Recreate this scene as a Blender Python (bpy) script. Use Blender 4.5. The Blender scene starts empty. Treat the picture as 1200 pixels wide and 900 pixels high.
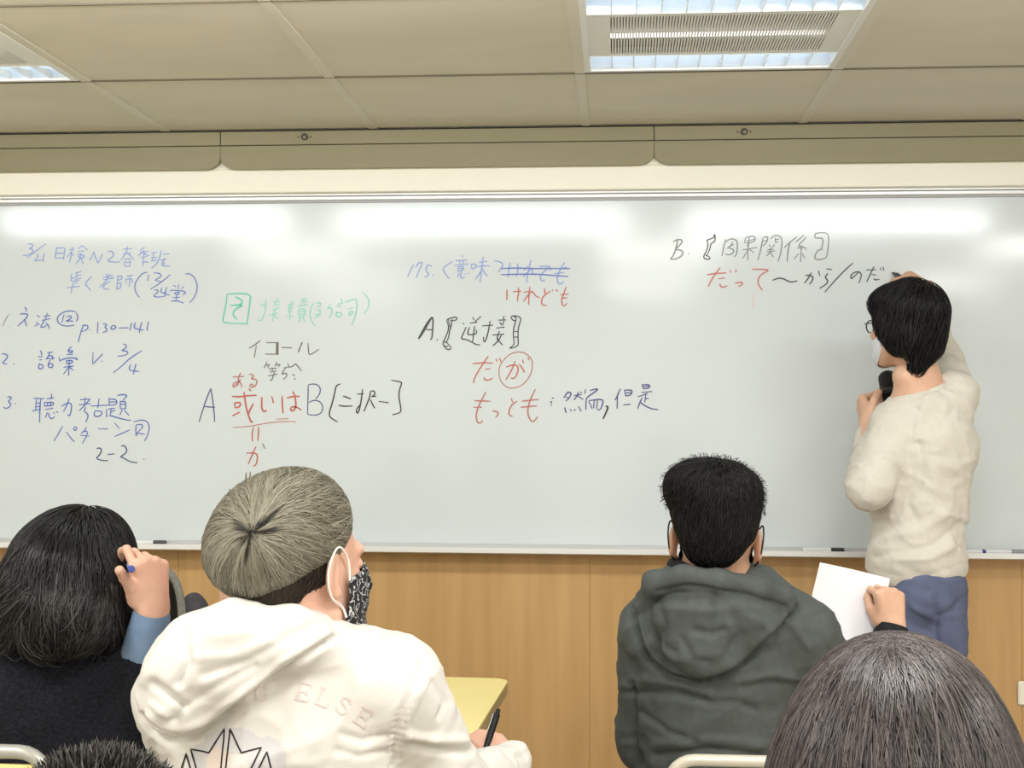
import bpy, math, random
import numpy as np
from mathutils import Matrix, Vector

C = bpy.context.scene.collection
sc = bpy.context.scene
# ---------------------------------------------------------------- camera
FP = 1566.8          # focal length in pixels of the 1200 px wide frame
YAW, PITCH, ROLL = -0.0771, 0.0206, 0.0032
CH = 1.36            # camera height
_f = np.array([math.sin(YAW)*math.cos(PITCH), math.cos(YAW)*math.cos(PITCH), math.sin(PITCH)])
_r = np.array([math.cos(YAW), -math.sin(YAW), 0.0]); _u = np.cross(_r, _f)
_c, _s = math.cos(ROLL), math.sin(ROLL)
CR, CU, CF = _r*_c+_u*_s, -_r*_s+_u*_c, _f
CAM = np.array([0.0, 0.0, CH])
cd = bpy.data.cameras.new('camera'); cam = bpy.data.objects.new('camera', cd); C.objects.link(cam)
cd.sensor_width = 36.0; cd.lens = FP/1200*36.0; cd.clip_start = 0.05
M = Matrix.Identity(4)
for i in range(3):
    M[i][0] = CR[i]; M[i][1] = CU[i]; M[i][2] = -CF[i]; M[i][3] = CAM[i]
cam.matrix_world = M
sc.camera = cam

def W(px, py, Y):
    """world point seen at photograph pixel (px, py) at distance Y into the room"""
    d = CF + CR*((px-600)/FP) + CU*((450-py)/FP)
    return CAM + d*(Y/d[1])
def PX(P):
    q = np.asarray(P)-CAM
    w = q@CF
    return 600+FP*(q@CR)/w, 450-FP*(q@CU)/w

# ---------------------------------------------------------------- world, exposure
wd = bpy.data.worlds.new('world'); sc.world = wd; wd.use_nodes = True
wd.node_tree.nodes['Background'].inputs[0].default_value = (1.0, 0.97, 0.92, 1)
wd.node_tree.nodes['Background'].inputs[1].default_value = 0.25
sc.view_settings.view_transform = 'Standard'; sc.view_settings.look = 'None'
sc.view_settings.exposure = 0.0; sc.view_settings.gamma = 1.0
sc.view_settings.use_curve_mapping = False
try:
    sc.cycles.use_denoising = True; sc.cycles.denoiser = 'OPENIMAGEDENOISE'
    sc.cycles.max_bounces = 8
except Exception: pass

# ---------------------------------------------------------------- helpers
def mat(name, col, rough=0.6, metal=0.0, emit=None, estr=0.0, spec=0.5, coat=0.0, trans=0.0, sheen=0.0):
    m = bpy.data.materials.new(name); m.use_nodes = True
    b = m.node_tree.nodes['Principled BSDF']
    b.inputs['Base Color'].default_value = (*col, 1); b.inputs['Roughness'].default_value = rough
    b.inputs['Metallic'].default_value = metal; b.inputs['Specular IOR Level'].default_value = spec
    b.inputs['Coat Weight'].default_value = coat; b.inputs['Transmission Weight'].default_value = trans
    b.inputs['Sheen Weight'].default_value = sheen
    if emit: b.inputs['Emission Color'].default_value = (*emit, 1); b.inputs['Emission Strength'].default_value = estr
    return m
def noisy(m, c1, c2, scale=20, stretch=(1, 1, 1), detail=4, bump=0.0, bscale=None, lo=0.35, hi=0.65):
    """mottle a material between two close colours, with optional fine relief"""
    nt = m.node_tree; b = nt.nodes['Principled BSDF']
    tc = nt.nodes.new('ShaderNodeTexCoord'); mp = nt.nodes.new('ShaderNodeMapping')
    mp.inputs['Scale'].default_value = stretch
    n = nt.nodes.new('ShaderNodeTexNoise'); n.inputs['Scale'].default_value = scale; n.inputs['Detail'].default_value = detail
    cr = nt.nodes.new('ShaderNodeValToRGB')
    cr.color_ramp.elements[0].color = (*c1, 1); cr.color_ramp.elements[1].color = (*c2, 1)
    cr.color_ramp.elements[0].position = lo; cr.color_ramp.elements[1].position = hi
    L = nt.links.new
    L(tc.outputs['Object'], mp.inputs[0]); L(mp.outputs[0], n.inputs['Vector']); L(n.outputs['Fac'], cr.inputs[0])
    L(cr.outputs[0], b.inputs['Base Color'])
    if bump:
        n2 = nt.nodes.new('ShaderNodeTexNoise'); n2.inputs['Scale'].default_value = bscale or scale*4; n2.inputs['Detail'].default_value = 5
        L(mp.outputs[0], n2.inputs['Vector'])
        bp = nt.nodes.new('ShaderNodeBump'); bp.inputs['Strength'].default_value = bump; bp.inputs['Distance'].default_value = 0.004
        L(n2.outputs['Fac'], bp.inputs['Height']); L(bp.outputs[0], b.inputs['Normal'])
    return m

def tag(o, label=None, cat=None, group=None, kind=None):
    if label: o['label'] = label
    if cat: o['category'] = cat
    if group: o['group'] = group
    if kind: o['kind'] = kind
    return o
def empty(name, loc=(0, 0, 0)):
    o = bpy.data.objects.new(name, None); C.objects.link(o); o.location = loc; o.empty_display_size = .05
    return o
def mobj(name, V, F, m=None, parent=None, smooth=True, mi=None):
    """link vertices / faces as one mesh object; V in world coordinates"""
    me = bpy.data.meshes.new(name)
    V = np.asarray(V, dtype=np.float32)
    if isinstance(F, np.ndarray) and F.ndim == 2:
        n, k = F.shape
        me.vertices.add(len(V)); me.vertices.foreach_set('co', V.ravel())
        me.loops.add(n*k); me.loops.foreach_set('vertex_index', F.astype(np.int32).ravel())
        me.polygons.add(n); me.polygons.foreach_set('loop_start', np.arange(0, n*k, k, dtype=np.int32))
        me.update(calc_edges=True)
    else:
        me.from_pydata([tuple(map(float, v)) for v in V], [], [tuple(int(i) for i in f) for f in F])
    if smooth: me.polygons.foreach_set('use_smooth', [True]*len(me.polygons))
    ms = m if isinstance(m, (list, tuple)) else [m]
    for x in ms:
        if x: me.materials.append(x)
    if mi is not None: me.polygons.foreach_set('material_index', np.asarray(mi, dtype=np.int32))
    me.update()
    o = bpy.data.objects.new(name, me); C.objects.link(o)
    if parent:
        o.parent = parent
        o.matrix_parent_inverse = Matrix.Translation(-Vector(parent_loc(parent)))
    return o
def parent_loc(p):
    # things are Empties placed in the world; their parts carry world coordinates themselves
    return Vector(p.location) if p.type == 'EMPTY' else Vector((0, 0, 0))
class MB:
    """mesh builder collecting simple shapes in world coordinates"""
    def __init__(s): s.V = []; s.F = []
    def add(s, V, F):
        n = len(s.V); s.V += [tuple(v) for v in V]; s.F += [tuple(i+n for i in f) for f in F]; return s
    def box(s, x0, x1, y0, y1, z0, z1, bev=0.0):
        if bev <= 0:
            V = [(x, y, z) for z in (z0, z1) for y in (y0, y1) for x in (x0, x1)]
            return s.add(V, [(0, 2, 3, 1), (4, 5, 7, 6), (0, 1, 5, 4), (2, 6, 7, 3), (0, 4, 6, 2), (1, 3, 7, 5)])
        b = bev; V = []; idx = {}
        F = []
        def v(*p):
            V.append(p); return len(V)-1
        xs, ys, zs = (x0, x1), (y0, y1), (z0, z1)
        for i in (0, 1):
            for j in (0, 1):
                for k in (0, 1):
                    sx, sy, sz = (1, -1)[i]*b, (1, -1)[j]*b, (1, -1)[k]*b
                    idx[i, j, k] = (v(xs[i], ys[j]+sy, zs[k]+sz), v(xs[i]+sx, ys[j], zs[k]+sz), v(xs[i]+sx, ys[j]+sy, zs[k]))
        I = idx
        for i in (0, 1): F.append((I[i,0,0][0], I[i,1,0][0], I[i,1,1][0], I[i,0,1][0])[::(1 if i else -1)])
        for j in (0, 1): F.append((I[0,j,0][1], I[0,j,1][1], I[1,j,1][1], I[1,j,0][1])[::(1 if j else -1)])
        for k in (0, 1): F.append((I[0,0,k][2], I[1,0,k][2], I[1,1,k][2], I[0,1,k][2])[::(1 if k else -1)])
        for j in (0, 1):
            for k in (0, 1): F.append((I[0,j,k][1], I[0,j,k][2], I[1,j,k][2], I[1,j,k][1]))
        for i in (0, 1):
            for k in (0, 1): F.append((I[i,0,k][0], I[i,0,k][2], I[i,1,k][2], I[i,1,k][0]))
        for i in (0, 1):
            for j in (0, 1): F.append((I[i,j,0][0], I[i,j,0][1], I[i,j,1][1], I[i,j,1][0]))
        for i in (0, 1):
            for j in (0, 1):
                for k in (0, 1): F.append(I[i, j, k])
        return s.add(V, F)
    def tube(s, pts, r, n=12, cap=True, sx=1.0):
        P = [np.array(p, float) for p in pts]; m = len(P)
        R = r if isinstance(r, (list, tuple, np.ndarray)) else [r]*m
        t0 = P[1]-P[0]; up = np.array([0, 0, 1.0]) if abs(t0[2]) < .9*np.linalg.norm(t0) else np.array([1.0, 0, 0])
        V = []; F = []
        b = None
        for i in range(m):
            t = P[min(i+1, m-1)]-P[max(i-1, 0)]; t = t/(np.linalg.norm(t)+1e-12)
            if b is None: b = np.cross(t, up)
            b = b-t*(b@t); b /= np.linalg.norm(b)+1e-12; nn = np.cross(b, t)
            for k in range(n):
                a = 2*math.pi*k/n
                V.append(P[i]+R[i]*(math.cos(a)*b*sx+math.sin(a)*nn))
        for i in range(m-1):
            for k in range(n):
                k2 = (k+1) % n
                F.append((i*n+k, i*n+k2, (i+1)*n+k2, (i+1)*n+k))
        if cap: F.append(tuple(range(n))[::-1]); F.append(tuple((m-1)*n+k for k in range(n)))
        return s.add(V, F)
    def cyl(s, a, b, r, n=16, r2=None): return s.tube([a, b], [r, r if r2 is None else r2], n)
    def prism(s, poly, axis, a0, a1):
        """extrude 2D polygon; axis 'y': poly is (x, z); 'z': (x, y); 'x': (y, z)"""
        n = len(poly)
        def P(u, v, w): return {'y': (u, w, v), 'z': (u, v, w), 'x': (w, u, v)}[axis]
        V = [P(u, v, a0) for u, v in poly]+[P(u, v, a1) for u, v in poly]
        F = [tuple(range(n)), tuple(range(2*n-1, n-1, -1))]+[(i, (i+1) % n+0, (i+1) % n+n, i+n)[::-1] for i in range(n)]
        return s.add(V, F)
    def build(s, name, m=None, parent=None, smooth=False, fix=True):
        o = mobj(name, s.V, s.F, m, parent, smooth)
        if fix:
            import bmesh
            bm = bmesh.new(); bm.from_mesh(o.data); bmesh.ops.recalc_face_normals(bm, faces=bm.faces); bm.to_mesh(o.data); bm.free()
        if smooth:
            md = None
            try: o.data.set_sharp_from_angle(angle=math.radians(40))
            except Exception: pass
        return o
def rounded(pts, r, seg=6):
    """2D polygon with rounded corners; r scalar or one per corner"""
    n = len(pts); out = []
    for i in range(n):
        ri = r[i] if isinstance(r, (list, tuple)) else r
        p = np.array(pts[i], float); a = np.array(pts[i-1], float)-p; b = np.array(pts[(i+1) % n], float)-p
        if ri <= 0: out.append(tuple(p)); continue
        a /= np.linalg.norm(a); b /= np.linalg.norm(b)
        for k in range(seg+1):
            t = k/seg
            q = (p+a*ri)*(1-t)**2+2*p*t*(1-t)+(p+b*ri)*t*t
            out.append(tuple(q))
    return out
LAMP_W, BOARD_W = 26.0, 10.0     # watts of the ceiling lamps and of the board lamps
INKW = .95
# ================================================================ room
YB = 3.860                     # whiteboard face
CEIL = CH+0.813                # ceiling height
ZT, ZB = CH+0.6287*YB/3.969, CH-0.3933*YB/3.969  # writing surface top and bottom
X0, X1, YBACK = -3.1, 2.9, -1.6
GX, GY, GS = -1.3059, 3.1954, 0.61   # ceiling grid
m_wood = mat('honey_wood', (.44, .265, .10), .42)
noisy(m_wood, (.585, .355, .145), (.495, .295, .112), 3.2, (9, 9, .55), 6, bump=.05, bscale=30, lo=.3, hi=.7)
m_cream = mat('cream_paint', (.90, .86, .74), .5)
m_wall = mat('off_white_paint', (.72, .70, .64), .7)
m_olive = mat('olive_beige_laminate', (.27, .238, .135), .5)
noisy(m_olive, (.28, .247, .142), (.26, .228, .13), 2.5, (1, 1, 8), 4)
m_olive2 = mat('olive_beige_edge', (.50, .46, .34), .55)
m_tile = mat('ceiling_tile', (.60, .56, .455), .8)
noisy(m_tile, (.675, .63, .51), (.63, .59, .475), 3.0, (1, 2.5, 1), 5, bump=.04, bscale=60)
m_grid = mat('grid_bar_paint', (.66, .62, .51), .6)
m_joint_shade = mat('joint_shade_brown', (.13, .11, .07), .9)
m_dark = mat('shade_and_fitting_dark', (.02, .018, .014), .9)
m_floor = mat('vinyl_floor', (.5, .47, .41), .45)
noisy(m_floor, (.54, .50, .44), (.47, .44, .38), 12, (1, 1, 1), 6)
m_alu = mat('brushed_aluminium', (.66, .66, .64), .33, .75)
m_white = mat('white_enamel', (.86, .87, .86), .35)
m_frame = mat('white_frame', (.80, .80, .79), .3, .15)
m_black = mat('black_plastic', (.006, .006, .006), .4, spec=.25)

def structure(o): o['kind'] = 'structure'; return o
YW = YB+.035                                                     # wall plane behind the board
fl = structure(MB().box(X0, X1, YBACK, YW+.1, -.08, 0).build('floor', m_floor))
structure(MB().box(X0-.1, X0, YBACK, YW+.1, 0, CEIL+.15).build('wall_left', m_wall))
structure(MB().box(X1, X1+.1, YBACK, YW+.1, 0, CEIL+.15).build('wall_right', m_wall))
structure(MB().box(X0-.1, X1+.1, YBACK-.1, YBACK, 0, CEIL+.15).build('wall_back', m_wall))
wf = structure(MB().box(X0, X1, YW+.02, YW+.12, 0, CEIL+.15).build('wall_front', m_wall))
# wood wainscot below the board: single panels with fine butt joints
PANW = 1.22; jx = W(691, 780, YW)[0]
k0 = int(math.floor((X0-jx)/PANW))
for k in range(k0, 6):
    a, b = max(X0, jx+k*PANW)+.0003, min(X1, jx+(k+1)*PANW)-.0003
    if b-a < .05: continue
    MB().box(a, b, YW, YW+.02, .09, 1.005, bev=.0005).build('panel', m_wood, wf)
structure(MB().box(X0, X1, YW-.012, YW+.02, 0, .09).build('baseboard_front', m_dark))

# ceiling: backing slab, lay-in tiles, T-bars
ceil = structure(MB().box(X0, X1, YBACK, YW+.1, CEIL+.09, CEIL+.15).build('ceiling', m_wall))
YC = 3.789                                                       # face of the board head cover
tile_me = {}
fix_cells = [(1, 0), (-2, 0), (4, 0)]
# columns k: x from GX+GS*k ; rows j: y from GY-GS*(j+1) to GY-GS*j ; j=-1 is the cut row against the head cover
cols = range(-3, 8)
light_cells = {}
for j in range(-1, 8):
    ya, yb_ = GY-GS*(j+1), (GY-GS*j if j >= 0 else YC-.002)
    if ya < YBACK: ya = YBACK
    if yb_-ya < .04: continue
    for k in cols:
        xa, xb = GX+GS*k, GX+GS*(k+1)
        if xb > X1: xb = X1
        if xa < X0: xa = X0
        if xb-xa < .05: continue
        row0 = (j == 0 and k in (-1, 2, 5))
        rowb = (j in (2, 5) and k in (-1, 0, 2, 3, 5))
        if row0: light_cells[(k, j)] = (xa, xb, ya, yb_, True); continue
        if j in (3, 6) and k in (-1, 2, 5): light_cells[(k, j)] = (xa, xb, ya, yb_, False); continue
        V = MB().box(xa+.008, xb-.008, ya+.008, yb_-.008 if j >= 0 else yb_, CEIL+.002, CEIL+.014)
        V.build('tile', m_tile, ceil)
for k in cols:
    x = GX+GS*k
    if X0 < x < X1: MB().box(x-.012, x+.012, YBACK, YC, CEIL-.0008, CEIL+.003).build('grid_bar', m_grid, ceil)
for j in range(0, 8):
    y = GY-GS*j
    if y > YBACK:
        # cross bars between tiles read as a thin shadow line: a narrow brown strip paints that shade
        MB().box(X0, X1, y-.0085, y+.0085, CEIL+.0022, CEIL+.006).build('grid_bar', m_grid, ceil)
        MB().box(X0, X1, y+.0040, y+.0087, CEIL-.0012, CEIL+.0021).build('shadow_strip', m_joint_shade, ceil)

# head cover above the board: olive panels with rounded lower corners, upper strip, cream reveal
hc = structure(empty('trim_1', (0, YC, 1.9)))
zc_top = CEIL-.004
def zat(px, py, Y): return W(px, py, Y)[2]
z_split = zat(600, 166.8, YC); z_bot = zat(600, 194.5, YC); z_cream = zat(600, 222.8, YC+.026)
s0 = W(766.5, 170, YC)[0]; s1 = W(258, 180, YC)[0]; PW = s0-s1
for k in range(-3, 4):
    a, b = s0+(k)*PW, s0+(k+1)*PW
    a, b = max(a, X0), min(b, X1)
    if b-a < .1: continue
    MB().box(a+.0012, b-.0012, YC, YC+.018, z_split+.0015, zc_top, bev=.001).build('panel', m_olive, hc)
    r = .075
    pts = [(a+.0006, z_split-.0015), (a+.0006, z_bot), (b-.0006, z_bot), (b-.0006, z_split-.0015)]
    # concave-looking sweep: long flat rounding of both lower corners
    def cor(cx, s):
        out = []
        for q in range(13):
            t = q/12*math.pi/2
            out.append((cx+s*.043*(1-math.sin(t))**1.0, z_bot+.032*(1-math.cos(t))))
        return out
    L_ = cor(a+.0006, 1); R_ = cor(b-.0006, -1)
    poly = [(a+.0006, z_split-.0015)]+L_[::-1]+R_+[(b-.0006, z_split-.0015)]
    MB().prism(poly, 'y', YC, YC+.018).build('panel', m_olive, hc)
MB().box(X0, X1, YC+.0185, YC+.0255, z_bot+.002, CEIL+.01).build('backing_board', m_cream, hc)
MB().box(X0, X1, YC-.001, YC+.02, zc_top, zc_top+.003).build('shadow_strip', m_dark, hc)  # dark strip paints the shade between cover and ceiling
# two round latch screws in the upper strip
for (px, py) in ((357, 160.5), (872, 154.5)):
    c = W(px, py, YC)
    kn = MB().cyl((c[0], YC-.006, c[2]), (c[0], YC+.001, c[2]), .0098, 20).build('latch_knob', mat('dark_bronze', (.05, .04, .025), .5, 0), hc, smooth=True)
    MB().cyl((c[0]+.001, YC-.0072, c[2]-.002), (c[0]+.001, YC-.006, c[2]-.002), .0048, 6).build('hex_socket', m_olive, kn)
    for s in (-1, 1): MB().cyl((c[0]+s*.018, YC-.002, c[2]), (c[0]+s*.018, YC+.001, c[2]), .002, 8).build('screw', m_dark, hc)
# cream bulkhead strip between the cover and the board frame
ycr = YC+.026
tr2 = structure(MB().box(X0, X1, ycr, YW+.02, zat(600, 222.8, ycr), CEIL+.05, bev=.002).build('trim_2', m_cream))

# ================================================================ whiteboard
wb = tag(empty('whiteboard', (0, YB, ZB)), 'wide white magnetic writing board covered in coloured marker notes on front wall', 'whiteboard')
m_board = mat('white_enamel_steel', (.645, .69, .70), .12, spec=.5)
nt = m_board.node_tree; b = nt.nodes['Principled BSDF']
tcn = nt.nodes.new('ShaderNodeTexCoord'); nz = nt.nodes.new('ShaderNodeTexNoise'); nz.inputs['Scale'].default_value = 2.2; nz.inputs['Detail'].default_value = 6
mr = nt.nodes.new('ShaderNodeMapRange'); mr.inputs['From Min'].default_value = .35; mr.inputs['From Max'].default_value = .7
mr.inputs['To Min'].default_value = .10; mr.inputs['To Max'].default_value = .17
nt.links.new(tcn.outputs['Object'], nz.inputs['Vector']); nt.links.new(nz.outputs['Fac'], mr.inputs['Value']); nt.links.new(mr.outputs[0], b.inputs['Roughness'])
BX0, BX1 = X0+.25, X1-.25
MB().box(BX0, BX1, YB, YW-.002, ZB, ZT).build('board_surface', m_board, wb)
zf1 = zat(600, 224, YB-.012)
MB().box(BX0-.01, BX1+.01, YB-.006, YW, ZT-.001, ZT+.007).build('gasket', mat('grey_gasket', (.42, .42, .42), .6), wb)
MB().box(BX0-.02, BX1+.02, YB-.014, YW, ZT+.006, ZT+.016, bev=.0015).build('frame_rail', m_frame, wb)
MB().box(BX0-.02, BX1+.02, YB-.020, YW, ZT+.0172, ZT+.031, bev=.0015).build('frame_rail', m_frame, wb)
for a, b_ in ((BX0-.02, BX0), (BX1, BX1+.02)):
    MB().box(a, b_, YB-.014, YW, ZB-.01, ZT+.006, bev=.0015).build('frame_rail', m_frame, wb)
MB().box(BX0-.02, BX1+.02, YB-.010, YW, ZB-.012, ZB).build('gasket', mat('grey_gasket_low', (.50, .50, .49), .5), wb)
# tray: slim aluminium ledge
MB().prism([(YW, ZB-.011), (YB-.048, ZB-.011), (YB-.052, ZB-.006), (YB-.054, ZB-.006), (YB-.054, ZB-.021), (YB-.03, ZB-.026), (YW, ZB-.026)], 'x', BX0-.02, BX1+.02).build('tray', m_frame, wb)
# pens / eraser on the tray
def pen_on_tray(px, col, label, tilt=0.0, L=.115, dy=.028):
    c = W(px, 636, YB-dy); z = ZB-.011+.0068
    r = tag(empty('whiteboard_marker', (c[0], YB-dy, z)), label, 'marker pen')
    d = np.array([math.cos(tilt), math.sin(tilt), 0])*L/2; p = np.array([c[0], YB-dy, z])
    MB().cyl(p-d, p+d*.35, .0068, 14).build('barrel', mat('marker_body', (.75, .75, .75), .4), r, smooth=True)
    MB().tube([p+d*.35, p+d*.4, p+d*.95, p+d], [.0068, .0066, .0064, .005], 14).build('cap', mat('marker_cap', col, .4), r, smooth=True)
pen_on_tray(1142, (.02, .03, .25), 'marker with dark blue cap on the tray right of the teacher', .04)
pen_on_tray(1176, (.3, .3, .32), 'light grey capped marker at right end of the tray in view', -.03)
pen_on_tray(965, (.03, .03, .03), 'black capped marker on the tray left of the teacher', .02)
pen_on_tray(172, (.05, .05, .05), 'black capped marker on the tray above the woman in fleece', .03)

# ---------------------------------------------------------------- ceiling lights
m_tube = mat('lit_fluorescent_tube', (1, 1, 1), .4, emit=(.86, .94, 1.0), estr=4.5)
m_tube2 = mat('lit_centre_tube', (1, 1, 1), .4, emit=(1, .99, .95), estr=2.5)
m_refl = mat('pale_blue_reflector', (.70, .80, .93), .25, .35)
m_fix = mat('fixture_enamel', (.74, .73, .68), .4)
def ceiling_light(xa, xb, ya, yb_, label):
    xm, ym = (xa+xb)/2, (ya+yb_)/2
    t = tag(empty('ceiling_light', (xm, ym, CEIL)), label, 'ceiling light', 'recessed square ceiling lights')
    a, b, c, d = xa+.012, xb-.012, ya+.012, yb_-.012; z = CEIL; w = .014
    f = MB()
    f.box(a, b, c, c+w, z-.003, z+.06).box(a, b, d-w, d, z-.003, z+.06)
    f.box(a, a+w, c+w, d-w, z-.003, z+.06).box(b-w, b, c+w, d-w, z-.003, z+.06)
    f.build('frame', m_fix, t)
    MB().box(a, b, c, d, z+.066, z+.07).build('housing', m_fix, t)
    sw = .118                                       # width of a louvre channel
    for (u, v) in ((c+w, c+w+sw), (d-w-sw, d-w)):
        mid = (u+v)/2
        # reflector: shallow trough
        MB().prism([(u+.001, z+.004), (u+.012, z+.045), (mid-.02, z+.062), (mid+.02, z+.062), (v-.012, z+.045), (v-.001, z+.004), (v-.001, z+.065), (u+.001, z+.065)], 'x', a+w, b-w).build('reflector', m_refl, t)
        MB().cyl((a+w+.01, mid, z+.040), (b-w-.01, mid, z+.040), .008, 12).build('lamp_tube', m_tube, t, smooth=True)
        n = 10
        for i in range(1, n+1):
            x = a+w+(b-a-2*w)*i/(n+1)
            MB().prism([(u+.002, z), (v-.002, z), (v-.004, z+.022), (mid, z+.012), (u+.004, z+.022)], 'x', x-.0007, x+.0007).build('louvre_blade', m_fix, t)
        for x in (a+w+.085, b-w-.085):
            MB().box(x-.008, x+.008, mid-.01, mid+.01, z+.022, z+.032, bev=.001).build('tube_clip', m_white, t)
    # centre panel of fine slots
    u, v = c+w+sw, d-w-sw
    p = MB(); ng = 74; xs, xe = a+w+.045, b-w-.045; st = (xe-xs)/ng
    p.box(a+w, xs, u, v, z+.001, z+.005).box(xe, b-w, u, v, z+.001, z+.005)
    p.box(xs, xe, u, u+.02, z+.001, z+.005).box(xs, xe, v-.02, v, z+.001, z+.005)
    for i in range(ng): p.box(xs+st*i, xs+st*(i+.58), u+.02, v-.02, z+.001, z+.005)
    p.build('slotted_panel', m_fix, t)
    for yy in (u, v): MB().box(a+w, b-w, yy-.001, yy+.001, z, z+.05).build('side_fin', m_fix, t)
    MB().cyl((xs, (u+v)/2+.03, z+.0105), (xe, (u+v)/2+.03, z+.0105), .0048, 12).build('lamp_tube', m_tube2, t, smooth=True)
    MB().box(xs, xe, u+.004, v-.004, z+.020, z+.022).build('reflector', mat('panel_backing', (.38, .37, .33), .7), t)
names = {(2, 0): 'recessed square light with slotted centre panel near the top right of the board', (-1, 0): 'recessed square light cut by the left edge above the board notes',
         (5, 0): 'recessed square light in front of the right end of the board'}
def area(name, loc, sx, sy, power, col=(1, .985, .95), rot=(0, 0, 0)):
    l = bpy.data.lights.new(name, 'AREA'); l.shape = 'RECTANGLE'; l.size = sx; l.size_y = sy; l.energy = power; l.color = col
    o = bpy.data.objects.new(name, l); C.objects.link(o); o.location = loc; o.rotation_euler = rot
    return o
for (k, j), (xa, xb, ya, yb_, lou) in light_cells.items():
    if lou: ceiling_light(xa, xb, ya, yb_, names[(k, j)])
    else: area('ceiling_lamp', ((xa+xb)/2, (ya+yb_)/2, CEIL-.002), .56, .56, LAMP_W)
# three long batten lamps in front of the board (mirrored in it as white streaks)
for px in (170, 563, 980):
    # mirror position: the reflected ray from the camera at the streak
    P = W(px, 258, YB); d = P-CAM; t = (CEIL-.03-P[2])/d[2]
    area('board_lamp', (P[0]+d[0]*t, YB-abs(d[1]*t), CEIL-.028), 1.20, .10, BOARD_W, (.93, .975, 1), (math.radians(58), 0, 0))
# ================================================================ marker handwriting on the board
CROPS = {'a': (20, 280, 1200/110), 'b': (130, 280, 1200/110), 'c': (0, 360, 1012/90), 'd': (90, 360, 1012/90), 'e': (0, 450, 9.), 'f': (90, 450, 9.),
 'g': (255, 335, 10.), 'h': (340, 335, 10.), 'i': (225, 420, 10.), 'j': (300, 420, 10.), 'k': (260, 500, 10.), 'l': (380, 430, 12.),
 'm': (470, 290, 1200/110), 'n': (570, 290, 1200/110), 'o': (485, 360, 1200/140), 'p': (545, 410, 9.), 'q': (635, 430, 8.),
 'r': (780, 260, 10.), 's': (870, 260, 10.), 't': (940, 295, 1200/110), 'u': (820, 300, 10.)}
def ink(name, col): return mat('ink_'+name, col, .3, spec=.4)
INK = {'blue': ink('blue', (.10, .16, .50)), 'pale': ink('pale_blue', (.24, .33, .66)), 'navy': ink('navy', (.07, .09, .24)), 'black': ink('black', (.045, .05, .05)),
 'grey': ink('grey', (.20, .21, .20)), 'red': ink('red', (.52, .125, .10)), 'rose': ink('rose', (.48, .19, .17)), 'green': ink('green', (.13, .55, .40)), 'mint': ink('mint', (.30, .64, .53)),
 'brown': ink('brown', (.16, .15, .12)), 'smear': ink('smear', (.64, .58, .58))}
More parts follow.
